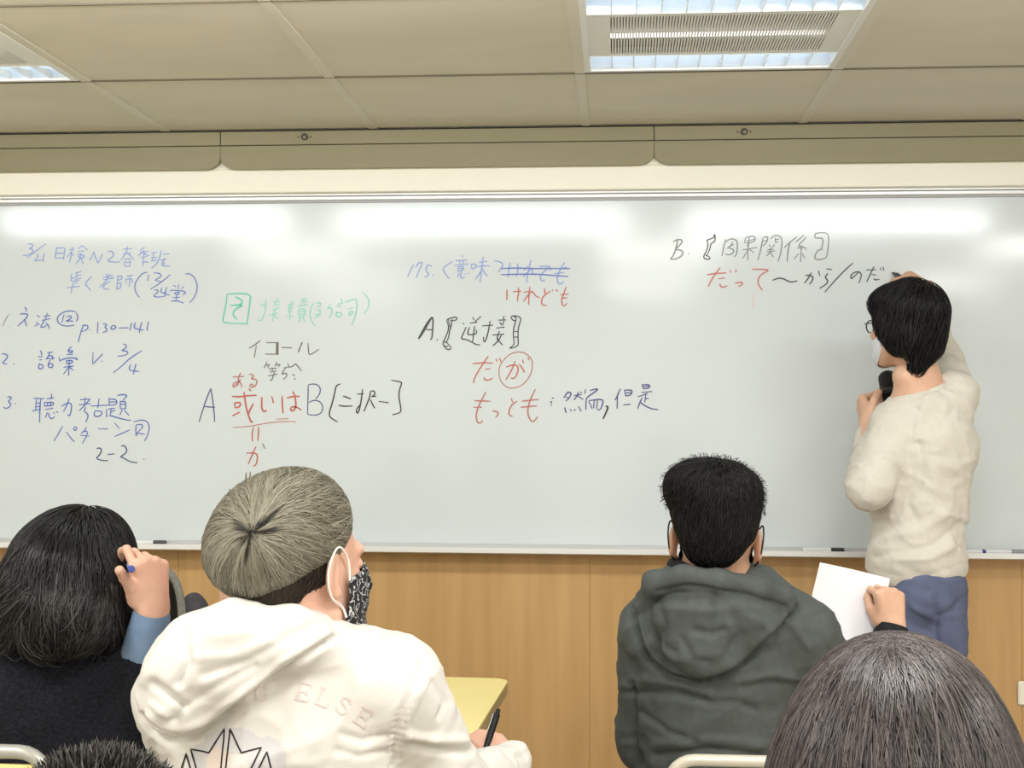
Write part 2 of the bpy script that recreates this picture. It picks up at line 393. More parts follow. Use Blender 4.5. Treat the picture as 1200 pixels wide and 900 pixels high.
# (label, ink, width px, crop, strokes "x,y x,y / ...")
TXT = [
('pale blue date and course title at top left', 'pale', 1.5, 'a', "135,70 175,58 215,85 150,130 195,130 215,158 150,205 80,213 / 370,60 250,150 130,240 / 250,190 275,215 255,250 210,285 325,270 / 350,185 338,235 332,290 / 508,105 495,180 490,250 / 505,120 560,115 612,110 605,190 595,265 / 500,190 560,182 595,185 / 492,248 590,240 / 665,140 730,128 / 712,105 695,190 675,300 / 690,170 640,235 / 700,190 725,215 / 828,85 785,130 / 828,85 900,140 / 780,160 860,155 / 785,195 855,205 860,240 790,245 785,200 / 815,185 810,250 755,320 / 815,250 850,315 / 930,275 985,165 / 980,170 1010,250 1035,310 / 1040,305 1095,195 / 1160,165 1200,150 1240,185 1225,230 1140,285 1260,300 1310,290"),
('', 'pale', 1.5, 'b', "155,130 270,125 / 155,195 255,180 / 210,95 200,170 130,270 / 205,175 245,210 295,265 / 185,250 170,340 / 185,255 255,250 240,350 / 185,300 240,298 / 175,350 245,350 / 430,105 375,150 / 375,170 480,160 / 345,210 400,180 420,150 / 425,170 440,200 485,215 / 425,160 410,340 / 380,240 460,225 / 400,300 440,290 480,300 / 520,180 590,170 / 515,245 590,235 / 545,185 530,275 / 515,285 590,270 / 645,150 625,240 590,320 520,375 / 670,195 745,190 / 635,270 705,260 / 690,245 665,290 645,345 755,350 / 665,330 690,300"),
('pale blue teacher name line under the title', 'pale', 1.5, 'a', "700,440 690,540 / 770,430 755,500 / 745,440 820,415 / 745,480 820,460 / 745,520 820,500 / 690,500 740,500 / 700,540 790,530 / 730,560 770,560 / 640,625 800,605 / 720,560 690,690 / 955,480 865,570 900,610 945,660 / 1100,490 1230,470 / 1060,620 1120,560 1190,450 / 1150,440 1150,500 / 1110,520 1240,500 / 1190,540 1110,590 1105,640 1175,645"),
('', 'pale', 1.5, 'b', "10,500 -10,510 / 90,470 75,640 / 90,480 145,470 140,520 90,525 / 85,570 135,560 125,630 70,645 / 205,475 285,465 / 195,510 190,560 / 195,515 275,505 270,560 / 245,470 235,610"),
('blue bracketed lesson count beside the teacher line', 'blue', 1.4, 'b', "465,425 400,440 320,540 300,620 330,710 365,745 / 485,455 470,535 / 550,435 610,435 650,465 620,500 550,530 640,545 / 760,455 640,560 510,640 / 555,655 600,650 605,680 530,735 620,745 680,735 / 655,620 635,665 650,690 715,690 / 715,615 695,680 685,735 / 700,715 755,715 / 800,590 830,610 / 870,585 860,640 / 935,610 900,640 / 770,650 760,670 / 770,655 950,665 955,700 920,710 / 820,685 880,680 870,710 815,710 820,685 / 790,750 880,745 / 845,715 830,790 / 770,795 850,790 930,820 / 950,450 1000,440 1060,480 1105,570 1100,670 1060,760 1005,815"),
('blue first list line with circled twelve and page range', 'blue', 1.5, 'c', "325,0 350,20 345,55 / 265,90 330,85 375,95 350,140 300,190 235,250 / 320,160 340,200 350,250 / 490,105 525,130 / 475,205 500,210 / 455,250 520,220 / 575,120 660,110 / 625,75 600,160 / 555,175 665,150 / 600,165 560,220 530,265 580,265 630,225 / 610,205 640,240 655,285 / 845,100 815,205 / 880,125 930,110 945,135 920,160 860,188 920,180 965,185 / 1010,70 940,45 840,60 760,120 755,190 810,240 900,252 980,235"),
('', 'blue', 1.5, 'd', "-5,85 15,110 15,150 -5,190 / 90,235 60,310 20,460 / 75,240 130,235 155,260 130,300 75,320 / 175,295 180,305 / 280,195 272,340 / 345,220 385,220 395,240 365,265 400,285 395,315 345,335 / 480,240 450,260 450,290 490,290 520,265 510,245 480,240 / 555,275 680,272 / 725,205 700,305 / 775,205 755,250 765,285 880,300 / 860,200 835,270 825,340 / 945,190 925,305"),
('faded grey numeral one of the list', 'grey', 1.0, 'c', "115,95 70,170 40,250 / 105,255 112,262"),
('blue second list line with fraction three quarters', 'blue', 1.6, 'c', "25,615 80,615 105,650 80,690 20,740 90,750 / 180,745 188,755 / 530,570 550,600 550,630 / 505,655 560,650 / 520,695 555,690 / 520,740 505,810 550,815 575,775 545,755 520,760 / 625,600 695,590 / 655,600 640,650 610,680 / 640,640 700,640 690,690 / 605,680 720,670 / 665,695 635,750 640,790 680,800 705,760 675,740 640,755 / 945,520 900,560 905,595 950,600 965,575 910,570 / 880,625 960,620 / 775,660 795,715 / 800,700 880,670 980,665 1010,690 / 880,700 880,745 / 880,705 960,700 950,740 880,745 / 915,690 905,900 / 840,790 970,775 / 905,790 840,880 / 915,790 965,830"),
('', 'blue', 1.5, 'd', "-10,665 15,690 / 215,590 210,750 / 220,745 270,690 340,615 / 325,710 340,715 / 610,485 655,500 655,535 580,575 660,575 680,605 630,640 540,645 / 855,575 690,680 580,790 480,865 / 715,755 690,800 700,830 770,845 820,845 / 780,745 765,810 745,885"),
('blue third list line about listening past papers', 'blue', 1.6, 'e', "80,140 110,130 125,150 80,190 115,200 110,235 70,262 38,245 / 158,208 168,212 / 355,150 465,155 / 385,155 375,275 / 430,160 420,280 418,405 / 385,205 425,200 / 380,240 425,237 / 340,285 430,265 / 495,155 570,145 / 545,105 540,160 / 470,190 470,235 / 475,195 570,190 560,225 475,235 / 505,190 500,235 / 535,190 530,235 / 480,270 560,255 / 500,300 480,355 / 515,305 520,350 550,370 575,345 / 565,300 575,312 / 595,290 612,300 / 645,235 700,205 755,200 755,270 735,345 715,320 / 730,155 700,240 670,290"),
('', 'blue', 1.6, 'f', "35,165 140,160 / 90,140 85,210 / 25,220 145,205 / 140,160 90,215 30,280 / 95,245 75,290 130,325 95,405 / 150,232 340,222 / 237,155 222,250 / 190,290 180,345 255,340 270,285 190,285 / 340,150 345,225 / 345,160 420,160 425,215 350,225 / 350,190 420,188 / 315,270 315,350 / 330,265 400,255 / 365,260 355,320 / 360,295 405,275 / 340,330 400,345 480,370 570,385 / 430,120 490,110 540,120 490,165 / 460,180 460,260 / 460,185 520,180 515,255 / 460,215 515,213 / 460,262 520,258 / 480,275 455,325 / 500,275 550,330"),
('grey-blue loanword line with circled two', 'blue', 1.4, 'e', "660,445 620,520 570,600 / 700,505 770,600 790,605 / 790,450 775,475 790,492 812,480 810,455 790,450"),
('', 'blue', 1.4, 'f', "100,455 80,500 45,520 / 65,500 115,495 105,550 60,625 / 35,540 130,550 / 225,472 330,475 / 400,410 450,470 / 400,552 480,520 555,485 / 630,430 690,425 700,455 660,490 620,540 / 630,430 620,490 635,550 / 620,520 660,520 715,530 / 600,400 690,375 750,400 770,460 745,550 715,600"),
('grey-blue numerals two dash two', 'navy', 1.6, 'f', "210,680 250,672 265,705 240,750 200,785 270,808 330,808 / 325,742 395,738 / 470,655 500,645 530,690 520,730 455,770 490,775 560,820 640,830 / 705,790 712,795"),
('green boxed character heading', 'green', 1.8, 'g', "120,95 390,85 380,200 345,440 / 110,100 100,230 55,410 90,435 350,445"),
('', 'green', 2.2, 'g', "205,130 260,150 295,185 270,220 155,230 / 160,228 250,225 300,228 220,265 180,310 190,360 230,390"),
('faded mint green heading of the second column', 'mint', 1.7, 'g', "495,228 570,212 / 565,155 560,270 530,390 490,410 465,395 / 660,190 730,180 / 705,140 690,180 / 665,230 720,215 / 675,195 690,230 / 645,280 720,260 / 690,260 655,310 650,350 / 600,350 700,320 / 660,350 640,420 / 655,340 705,385 / 820,225 890,210 / 885,170 850,230 825,270 880,260 / 880,230 830,300 / 850,290 848,405 / 830,310 870,295 / 815,370 825,355 / 870,350 885,365"),
('', 'mint', 1.7, 'h', "130,160 200,145 / 165,140 160,200 / 115,185 205,180 / 85,240 205,220 / 130,210 135,240 / 170,205 165,235 / 100,270 100,370 / 105,275 180,265 170,360 105,370 / 105,305 175,300 / 105,335 175,330 / 125,375 100,425 / 150,370 175,415 / 270,200 235,280 235,370 260,430 290,465 / 305,200 360,195 350,240 / 310,240 350,240 / 315,285 355,280 350,345 285,375 / 290,330 355,345 / 430,265 490,255 490,310 470,360 450,370 / 470,215 450,250 / 600,150 610,190 / 550,215 620,200 / 555,245 600,240 / 545,300 540,370 600,355 605,310 550,315 / 650,190 760,150 785,180 780,280 750,400 720,460 / 680,270 740,255 / 690,310 690,355 735,320 725,290 690,310 / 845,75 900,115 930,190 910,270 865,330"),
('dark grey loanword reading of equal', 'brown', 1.5, 'g', "500,640 440,690 370,730 / 455,700 430,840 / 570,665 705,665 / 560,800 700,800 / 690,665 688,800 / 700,665 700,805 / 712,662 710,808 / 750,722 870,725 / 985,665 955,770"),
('', 'brown', 1.5, 'h', "145,660 110,740 95,780 / 210,670 215,760 225,820 335,745"),
('dark grey two-character word meaning equal to', 'grey', 1.7, 'j', "130,40 95,110 / 115,75 165,75 / 135,80 150,105 / 245,40 225,90 / 235,75 285,70 / 260,75 275,95 / 150,125 240,115 / 160,160 240,148 / 195,110 190,160 / 145,205 250,185 / 215,160 200,215 180,265 165,250 / 375,60 385,95 / 330,110 400,100 / 350,110 320,150 300,190 350,170 365,185 350,225 320,245 / 470,60 430,90 400,105 / 460,60 500,100 530,148 / 425,185 455,205 / 450,230 460,250"),
('blue capital A in the either-or pattern', 'navy', 1.6, 'i', "222,352 170,470 85,740 / 222,355 245,500 262,650 265,740 / 150,562 200,570 270,572"),
('red gloss above the either-or pattern', 'rose', 1.8, 'i', "480,218 610,210 / 575,170 545,215 545,260 535,320 / 570,250 520,310 485,345 480,300 530,270 570,280 585,335 / 670,185 715,190 720,210 690,245 750,240 765,280 740,330 690,340 675,310 710,300 720,320"),
('red phrase of the either-or pattern', 'red', 2.1, 'i', "470,445 560,450 660,437 755,432 / 610,395 620,480 640,600 680,720 700,755 710,735 / 500,520 505,570 / 500,520 575,515 560,570 510,578 / 475,672 560,630 / 720,530 680,600 660,660 / 665,355 690,380"),
('', 'red', 2.1, 'j', "70,455 65,560 75,605 100,630 125,605 / 185,445 205,520 / 308,440 308,540 318,640 / 365,462 440,445 510,445 / 430,390 455,430 470,540 460,590 430,620 400,600 420,565 480,570 530,605"),
('faint red double underline', 'rose', 1.2, 'j', "-270,810 -100,800 20,778 150,755 290,740 400,738 470,745 / 240,712 380,705"),
('large blue capital B with open bowls', 'navy', 1.4, 'j', "612,310 610,430 605,650 / 612,310 680,295 740,320 758,370 740,430 700,475 / 620,515 690,485 760,510 785,570 770,640 700,668 640,662 605,655"),
('red double stroke and single kana below the underline', 'red', 1.7, 'k', "370,5 355,80 360,175 / 430,5 430,80 420,165 / 290,310 380,305 420,330 415,400 395,455 370,460 / 400,235 350,340 310,440"),
('', 'brown', 1.6, 'k', "285,540 280,620 272,690 / 335,530 325,630 / 90,730 95,760 / 478,200 505,255"),
('black bracketed note beside capital B', 'black', 1.7, 'l', "225,238 165,265 145,380 110,520 70,640 75,700 130,740 185,770 / 265,410 310,425 375,448 / 205,535 240,550 320,552 395,550 / 465,382 550,378 / 540,315 525,440 500,580 475,655 450,635 460,580 500,540 / 650,345 645,410 610,500 560,625 / 655,340 700,335 718,370 690,410 655,420 730,412 / 650,460 680,530 710,580 / 770,485 905,503 / 945,188 1080,210 1090,230 1055,330 1050,430 1075,560 1080,620 1055,650 960,672"),
('pale blue item number and bracketed word meaning', 'pale', 1.6, 'm', "160,220 120,290 85,375 / 190,250 230,190 280,190 240,270 195,385 / 340,220 310,290 355,340 345,365 300,380 / 340,225 395,238 / 400,350 412,358 / 655,180 580,230 530,270 560,330 615,395 / 785,100 785,125 / 700,170 840,160 / 745,175 755,205 / 800,165 790,205 / 685,230 860,210 / 730,245 730,300 / 730,250 800,240 790,300 730,305 / 730,272 795,270 / 740,330 725,375 / 770,310 755,370 775,400 815,380 / 820,340 828,345 / 855,330 865,338 / 900,215 905,275 / 900,215 965,215 950,265 905,275 / 1000,190 1100,178 / 970,250 1050,235 1130,235 / 1050,120 1040,200 1025,330 1010,440 / 1040,270 1000,340 950,405 / 1045,280 1070,330 1105,365"),
('blue word crossed out by two lines', 'pale', 1.7, 'n', "105,168 180,185 215,215 195,260 150,315 / 305,195 285,280 280,380 / 350,265 440,262 / 400,205 405,290 385,370 / 570,160 545,260 520,370 515,450 / 480,290 530,240 / 470,375 540,310 590,265 / 585,270 590,345 630,350 / 675,243 830,240 770,280 700,340 685,400 715,435 745,415 / 800,265 830,290 / 1000,190 950,270 910,360 905,430 935,478 990,440 / 930,270 1030,255 / 870,335 990,320"),
('', 'blue', 1.7, 'n', "185,270 400,262 580,272 800,268 1070,272 / 185,348 400,342 640,340 850,358 1045,372"),
('red corrected word under the crossed-out one', 'red', 1.7, 'n', "265,540 262,600 262,670 / 340,565 445,560 / 408,510 415,570 400,640 395,690 / 555,505 545,600 540,730 / 480,575 550,560 / 475,690 540,600 580,555 600,580 640,630 680,640 / 740,525 745,570 760,595 / 820,560 760,595 710,650 700,710 730,745 770,740 / 840,540 850,555 / 885,540 912,560 / 1020,505 985,600 960,680 970,735 1000,750 1030,715 / 945,603 1050,597 / 955,650 1030,645"),
('black capital A with period', 'black', 1.8, 'o', "180,100 130,160 45,315 / 50,318 90,260 165,130 185,100 / 185,100 195,130 188,240 180,320 165,325 / 125,225 190,228 / 232,325 240,328"),
('black outlined double corner bracket on the left', 'black', 1.4, 'o', "330,130 350,115 415,98 432,105 430,125 400,140 370,130 / 330,135 350,190 345,240 320,300 290,360 300,390 340,430 370,420 375,405 340,365 320,345 / 370,130 385,160 360,230 350,300 330,350 / 345,125 365,200 / 390,120 395,138 / 300,340 320,360 / 310,390 345,395"),
('black heading meaning contradiction', 'black', 1.6, 'o', "495,160 502,170 / 525,200 500,260 470,320 520,320 580,350 630,378 665,378 / 590,100 605,130 / 675,92 615,145 / 565,158 635,152 / 560,200 540,255 545,280 635,270 625,230 / 610,190 600,270 590,345 / 690,188 795,180 / 765,140 750,240 720,345 700,345 700,300 / 905,90 900,120 / 850,130 925,128 / 865,150 880,180 / 905,140 890,180 / 830,210 910,200 / 790,280 905,270 / 860,240 830,320 860,345 890,380 / 880,280 840,350 795,385"),
('black outlined double corner bracket on the right', 'black', 1.4, 'o', "975,95 1000,85 1060,95 1078,120 1050,200 1045,280 1050,370 1040,390 980,415 960,408 / 975,95 985,125 1010,135 1025,135 1000,220 1000,300 1010,370 975,405 / 1005,90 1030,110 1025,140 / 1010,245 1040,245 / 1005,300 1048,300 / 960,408 985,400"),
('red two-kana word partly circled', 'red', 1.7, 'p', "80,145 190,135 290,140 / 245,68 200,130 130,240 95,310 90,350 / 215,203 265,200 / 200,290 210,320 250,320 290,300 / 325,95 335,120 / 360,85 382,130 / 435,182 490,160 545,160 565,200 540,280 505,308 485,295 / 530,120 490,220 430,315 / 570,150 610,200 625,238 / 605,105 615,140 / 665,80 672,108"),
('', 'rose', 1.3, 'p', "420,90 480,40 560,18 640,35 700,90 715,160 690,270 630,350 560,395 480,408 410,375 365,310 355,220 375,140 430,85"),
('red kana phrase meaning however', 'rose', 1.9, 'p', "218,445 180,520 130,620 115,700 130,770 165,772 185,745 / 100,535 170,538 265,542 / 90,605 175,605 / 290,645 340,650 355,675 325,710 / 488,510 500,550 / 548,542 500,570 465,630 462,690 500,700 / 740,418 690,520 660,620 665,700 700,755 730,755 765,705 / 600,542 690,530 775,525 / 590,605 670,598 755,590"),
('navy translation but-however with comma', 'navy', 1.7, 'q', "95,290 110,295 / 82,355 92,360 / 250,230 225,260 205,290 / 235,245 280,235 260,290 225,320 / 225,285 255,290 / 300,268 370,258 / 345,235 325,280 300,310 / 335,270 385,305 / 365,235 372,245 / 215,380 220,410 230,430 / 265,395 275,415 / 305,395 312,410 / 345,370 368,415 / 410,210 402,250 / 450,220 550,198 430,280 415,300 412,400 / 440,320 470,390 / 445,315 570,300 575,340 545,405 520,400 / 490,310 485,385 / 520,310 515,390 / 735,205 700,290 685,310 / 710,250 705,390 / 775,215 785,270 / 780,218 850,215 835,265 785,272 / 785,245 840,240 / 765,355 830,350 / 940,165 950,205 / 945,168 1015,165 1005,200 950,205 / 945,185 1010,182 / 935,240 1030,230 / 900,280 990,250 / 975,250 965,330 / 965,300 1000,295 / 940,290 915,340 900,390 / 920,330 960,360 1030,395 1090,400"),
('', 'black', 2.4, 'q', "600,368 620,372 615,400 575,485 / 85,325 92,335"),
('grey capital B with period at right', 'grey', 1.7, 'r', "140,215 125,300 90,400 55,435 / 90,235 140,205 190,210 195,240 150,290 120,320 / 115,325 180,330 210,360 180,410 110,440 60,440 / 262,375 270,380"),
('grey outlined left double corner bracket at right', 'black', 1.5, 'r', "480,210 500,260 480,340 445,400 450,430 490,440 525,435 510,405 470,395 / 480,215 495,210 570,185 565,150 580,150 580,235 530,250 520,320 490,380 475,400"),
('grey heading meaning cause and effect', 'grey', 1.5, 'r', "705,205 680,290 660,400 / 705,235 760,195 830,210 845,270 830,390 800,408 / 740,290 800,265 / 785,235 760,290 720,310 / 750,310 800,325 790,370 740,390 700,378"),
('', 'grey', 1.5, 's', "35,190 25,245 / 40,185 110,165 155,180 140,235 45,250 / 50,225 140,205 / 80,175 70,290 / 5,330 170,300 / 65,250 62,450 / 60,330 5,430 / 80,320 130,360 / 240,190 215,330 180,450 / 245,185 290,170 300,195 280,250 240,280 / 240,230 290,215 / 330,200 370,160 430,160 465,200 460,300 440,400 415,465 / 385,185 385,240 / 385,210 430,200 / 385,240 425,235 / 310,270 330,285 / 375,265 350,300 / 290,330 360,320 / 285,355 380,340 / 330,300 320,370 280,400 / 330,360 360,408 / 640,175 580,220 490,300 / 560,230 530,350 525,465 / 720,155 660,210 620,240 / 745,180 710,220 680,250 / 690,235 650,290 710,280 680,330 / 640,310 735,295 745,330 / 690,320 680,470 / 660,370 605,435 / 700,370 730,425"),
('grey outlined right double corner bracket at right', 'grey', 1.5, 's', "880,140 860,125 840,190 900,190 950,190 930,325 890,330 860,370 840,435 900,445 970,430 990,400 1005,300 1015,170 980,125 880,130 / 940,325 935,330"),
('red word meaning because', 'red', 1.7, 'u', "85,220 180,205 310,198 / 240,135 190,200 130,290 100,360 / 220,265 295,258 / 235,325 245,360 275,370 320,350 / 355,165 360,195 / 420,158 425,190 / 415,320 480,305 505,315 490,340 455,358 / 615,155 700,155 825,162 740,200 690,250 680,310 700,360 735,400"),
('pale vertical smear under the red word', 'smear', 3.0, 'u', "640,430 625,520 622,600"),
('black wavy dash and kana meaning because', 'black', 1.8, 's', "355,685 420,658 480,665 530,695 580,708 640,692 / 740,628 800,625 830,650 815,700 785,730 / 805,595 780,650 730,715 / 893,575 905,630 / 985,550 1045,558 / 1000,605 965,650 1005,690 985,730 905,780"),
('black slash and unfinished kana reaching the writing hand', 'black', 1.7, 't', "650,145 540,240 400,390 290,515 / 730,255 650,330 620,350 620,300 680,255 745,260 760,310 725,400 / 820,235 940,228 / 918,188 870,290 825,385 / 890,290 940,298 / 915,345 935,362 985,352 / 1000,205 1005,235 / 1035,195 1042,240"),
]
def chaikin(P, it=2):
    P = np.array(P, float)
    for _ in range(it):
        if len(P) < 3: return P
        a, b = P[:-1], P[1:]
        Q = np.empty((2*len(a), 2)); Q[0::2] = a*.75+b*.25; Q[1::2] = a*.25+b*.75
        P = np.vstack([P[:1], Q[1:-1], P[-1:]])
    return P
_CNT = [0]
def stroke_mesh(strokes, cx, cy, sc_, wpx):
    V = []; F = []
    kpx = YB/FP
    for li, s in enumerate(strokes.split('/')):
        pts = [tuple(map(float, q.split(','))) for q in s.split()]
        if len(pts) < 2: continue
        P2 = chaikin(pts)
        P3 = np.array([W(cx+x/sc_, cy+y/sc_, YB)[[0, 2]] for x, y in P2])
        n = len(P3); seg = np.gradient(P3, axis=0); L = np.linalg.norm(seg, axis=1, keepdims=True)+1e-9
        nrm = np.stack([-seg[:, 1], seg[:, 0]], 1)/L
        t = np.linspace(0, 1, n)
        w = wpx*kpx*.5*np.clip(np.minimum(.75+t*3, 1.0-.45*np.clip(t-.6, 0, 1)), .3, 1)
        # round-ish ends
        d0 = seg[0]/L[0]*w[0]*.7; d1 = seg[-1]/L[-1]*w[-1]*.7
        y = YB-.0005-.00003*(_CNT[0] % 23); _CNT[0] += 1
        base = len(V)
        A = P3+nrm*w[:, None]; B = P3-nrm*w[:, None]
        V.append((P3[0][0]-d0[0], y, P3[0][1]-d0[1]))
        for i in range(n): V.append((A[i][0], y, A[i][1])); V.append((B[i][0], y, B[i][1]))
        V.append((P3[-1][0]+d1[0], y, P3[-1][1]+d1[1]))
        F.append((base, base+1, base+2))
        for i in range(n-1):
            q = base+1+2*i; F.append((q, q+2, q+3, q+1))
        q = base+1+2*(n-1); F.append((q, q+2, q+1))
    return V, F
# every written character (strokes that touch or nearly touch) is a part of the board
def cluster(strokes, cx, cy, k):
    B = []
    for st in strokes.split('/'):
        p = np.array([tuple(map(float, q.split(','))) for q in st.split()])
        if len(p) > 1: B.append((st, p.min(0)/k+(cx, cy), p.max(0)/k+(cx, cy)))
    grp = list(range(len(B)))
    def root(i):
        while grp[i] != i: i = grp[i]
        return i
    for i in range(len(B)):
        for j in range(i):
            g = np.maximum(np.maximum(B[i][1]-B[j][2], B[j][1]-B[i][2]), 0)
            if g[0] < 2.2 and g[1] < 3.5: grp[root(i)] = root(j)
    out = {}
    for i in range(len(B)): out.setdefault(root(i), []).append(B[i][0])
    return ['/'.join(v) for v in out.values()]
lab = ''
for (lb, ik, wpx, cr_, st) in TXT:
    lab = lb or lab
    for piece in cluster(st, *CROPS[cr_]):
        V, F = stroke_mesh(piece, *CROPS[cr_], wpx*INKW)
        o = mobj('handwriting', V, F, INK[ik], wb, smooth=False); o['label'] = lab
# ================================================================ smooth solid modelling (implicit shapes -> mesh)
A_ = lambda *v: np.array(v, dtype=np.float64)
def rot(axis, deg):
    a = math.radians(deg); c, s = math.cos(a), math.sin(a)
    return np.array({'x': [[1, 0, 0], [0, c, -s], [0, s, c]], 'y': [[c, 0, s], [0, 1, 0], [-s, 0, c]], 'z': [[c, -s, 0], [s, c, 0], [0, 0, 1]]}[axis], float)
class S:
    """signed distance built from blended primitives"""
    def __init__(s): s.P = []
    def cap(s, a, b, ra, rb=None, k=.02, sy=1.0, neg=False):
        """tapered capsule; sy squashes it along depth"""
        s.P.append(('c', np.array(a, float), np.array(b, float), ra, ra if rb is None else rb, k, sy, neg)); return s
    def ell(s, c, r, R=None, k=.02, neg=False):
        s.P.append(('e', np.array(c, float), np.array(r, float), np.eye(3) if R is None else np.array(R, float), k, neg)); return s
    def chain(s, pts, rad, k=.02, sy=1.0):
        for i in range(len(pts)-1): s.cap(pts[i], pts[i+1], rad[i], rad[i+1], k, sy)
        return s
    def moved(s, R, t, sc_=1.0):
        o = S(); R = np.array(R, float); t = np.array(t, float)
        for p in s.P:
            if p[0] == 'c': o.P.append(('c', R@p[1]*sc_+t, R@p[2]*sc_+t, p[3]*sc_, p[4]*sc_, p[5]*sc_, p[6], p[7]))
            else: o.P.append(('e', R@p[1]*sc_+t, p[2]*sc_, R@p[3], p[4]*sc_, p[5]))
        return o
    def add(s, o): s.P += o.P; return s
    def __call__(s, X):
        X = X.astype(np.float32); d = None
        for p in s.P:
            if p[0] == 'c':
                _, a, b, ra, rb, k, sy, neg = p
                q = X-a.astype(np.float32); ab = (b-a).astype(np.float32)
                if sy != 1.0:
                    sv = np.array([1, 1/sy, 1], np.float32); q = q*sv; ab = ab*sv
                t = np.clip(q@ab/max(float(ab@ab), 1e-9), 0, 1)
                e = np.sqrt(((q-t[:, None]*ab)**2).sum(1))-(ra+(rb-ra)*t)
                if sy < 1: e = e*sy**.5
            else:
                _, c, r, R, k, neg = p
                q = (X-c.astype(np.float32))@R.astype(np.float32)
                k0 = np.sqrt(((q/r.astype(np.float32))**2).sum(1)); k1 = np.sqrt(((q/(r*r).astype(np.float32))**2).sum(1))+1e-9
                e = np.where(k0 > 1e-4, k0*(k0-1)/k1, -float(min(r)))
            if d is None: d = e; continue
            if neg:
                h = np.clip(.5-.5*(d+e)/k, 0, 1); d = d*(1-h)+(-e)*h+k*h*(1-h)
            else:
                h = np.clip(.5+.5*(e-d)/k, 0, 1); d = e*(1-h)+d*h-k*h*(1-h)
        return d
    def bounds(s):
        lo = np.full(3, 1e9); hi = -lo
        for p in s.P:
            if p[-1]: continue
            if p[0] == 'c':
                r = max(p[3], p[4])*1.0; rr = np.array([r, r*p[6], r]); lo = np.minimum(lo, np.minimum(p[1], p[2])-rr); hi = np.maximum(hi, np.maximum(p[1], p[2])+rr)
            else:
                r = np.sqrt(((p[3]*p[2])**2).sum(1)); lo = np.minimum(lo, p[1]-r); hi = np.maximum(hi, p[1]+r)
        return lo-.02, hi+.02
def grad(f, X, e=1e-3):
    g = np.empty_like(X)
    for i in range(3):
        d = np.zeros(3); d[i] = e; g[:, i] = f(X+d)-f(X-d)
    return g/(np.linalg.norm(g, axis=1, keepdims=True)+1e-9)
def mesh_sdf(f, h, clip=None, disp=None, proj=2, bounds=None):
    lo, hi = bounds or f.bounds()
    if clip is not None: lo = np.maximum(lo, clip[0]); hi = np.minimum(hi, clip[1])
    n = np.maximum(np.ceil((hi-lo)/h).astype(int)+1, 4)
    ax = [lo[i]+np.arange(n[i])*h for i in range(3)]
    V = np.empty(n, np.float32)
    for i0 in range(0, n[0], 24):
        g = np.stack(np.meshgrid(ax[0][i0:i0+24], ax[1], ax[2], indexing='ij'), -1).reshape(-1, 3)
        V[i0:i0+24] = f(g).reshape(-1, n[1], n[2])
    # close the volume at the border
    for a in range(3):
        sl = [slice(None)]*3
        for e in (0, -1): sl[a] = e; V[tuple(sl)] = np.maximum(V[tuple(sl)], h*.3)
    N = V < 0
    c = [(i, j, k) for i in (0, 1) for j in (0, 1) for k in (0, 1)]
    def sh(Q, o): return Q[o[0]:Q.shape[0]-1+o[0], o[1]:Q.shape[1]-1+o[1], o[2]:Q.shape[2]-1+o[2]]
    cnt = sum(sh(N, o).astype(np.int8) for o in c)
    act = (cnt > 0) & (cnt < 8)
    idx = np.full(act.shape, -1, np.int64); I = np.argwhere(act); idx[act] = np.arange(len(I))
    cv = np.stack([V[I[:, 0]+o[0], I[:, 1]+o[1], I[:, 2]+o[2]] for o in c], 1)
    acc = np.zeros((len(I), 3)); w = np.zeros(len(I))
    for a in range(8):
        for b in range(a+1, 8):
            if sum(abs(c[a][q]-c[b][q]) for q in range(3)) != 1: continue
            va, vb = cv[:, a], cv[:, b]; m = (va < 0) != (vb < 0)
            t = np.where(m, va/(va-vb+1e-12), 0)
            p = np.array(c[a])+t[:, None]*(np.array(c[b])-np.array(c[a]))
            acc += p*m[:, None]; w += m
    P = lo+(I+acc/w[:, None])*h
    F = []
    for a in range(3):
        o = [0, 0, 0]; o[a] = 1
        s0 = N[:N.shape[0]-o[0], :N.shape[1]-o[1], :N.shape[2]-o[2]]; s1 = N[o[0]:, o[1]:, o[2]:]
        b, c2 = [(1, 2), (2, 0), (0, 1)][a]
        E = np.argwhere(s0 != s1); E = E[(E[:, b] > 0) & (E[:, c2] > 0) & (E[:, b] < act.shape[b]) & (E[:, c2] < act.shape[c2])]
        inside = s0[E[:, 0], E[:, 1], E[:, 2]]
        def cell(db, dc):
            q = E.copy(); q[:, b] += db; q[:, c2] += dc; return idx[q[:, 0], q[:, 1], q[:, 2]]
        Q = np.stack([cell(-1, -1), cell(0, -1), cell(0, 0), cell(-1, 0)], 1)
        Q[~inside] = Q[~inside][:, ::-1]
        F.append(Q)
    F = np.vstack(F); F = F[(F >= 0).all(1)]
    for _ in range(proj):
        d = f(P); d = np.clip(d, -h*.6, h*.6); P = P-grad(f, P)*d[:, None]*.9
    if disp is not None: P = P+grad(f, P)*disp(P)[:, None]
    return P, F

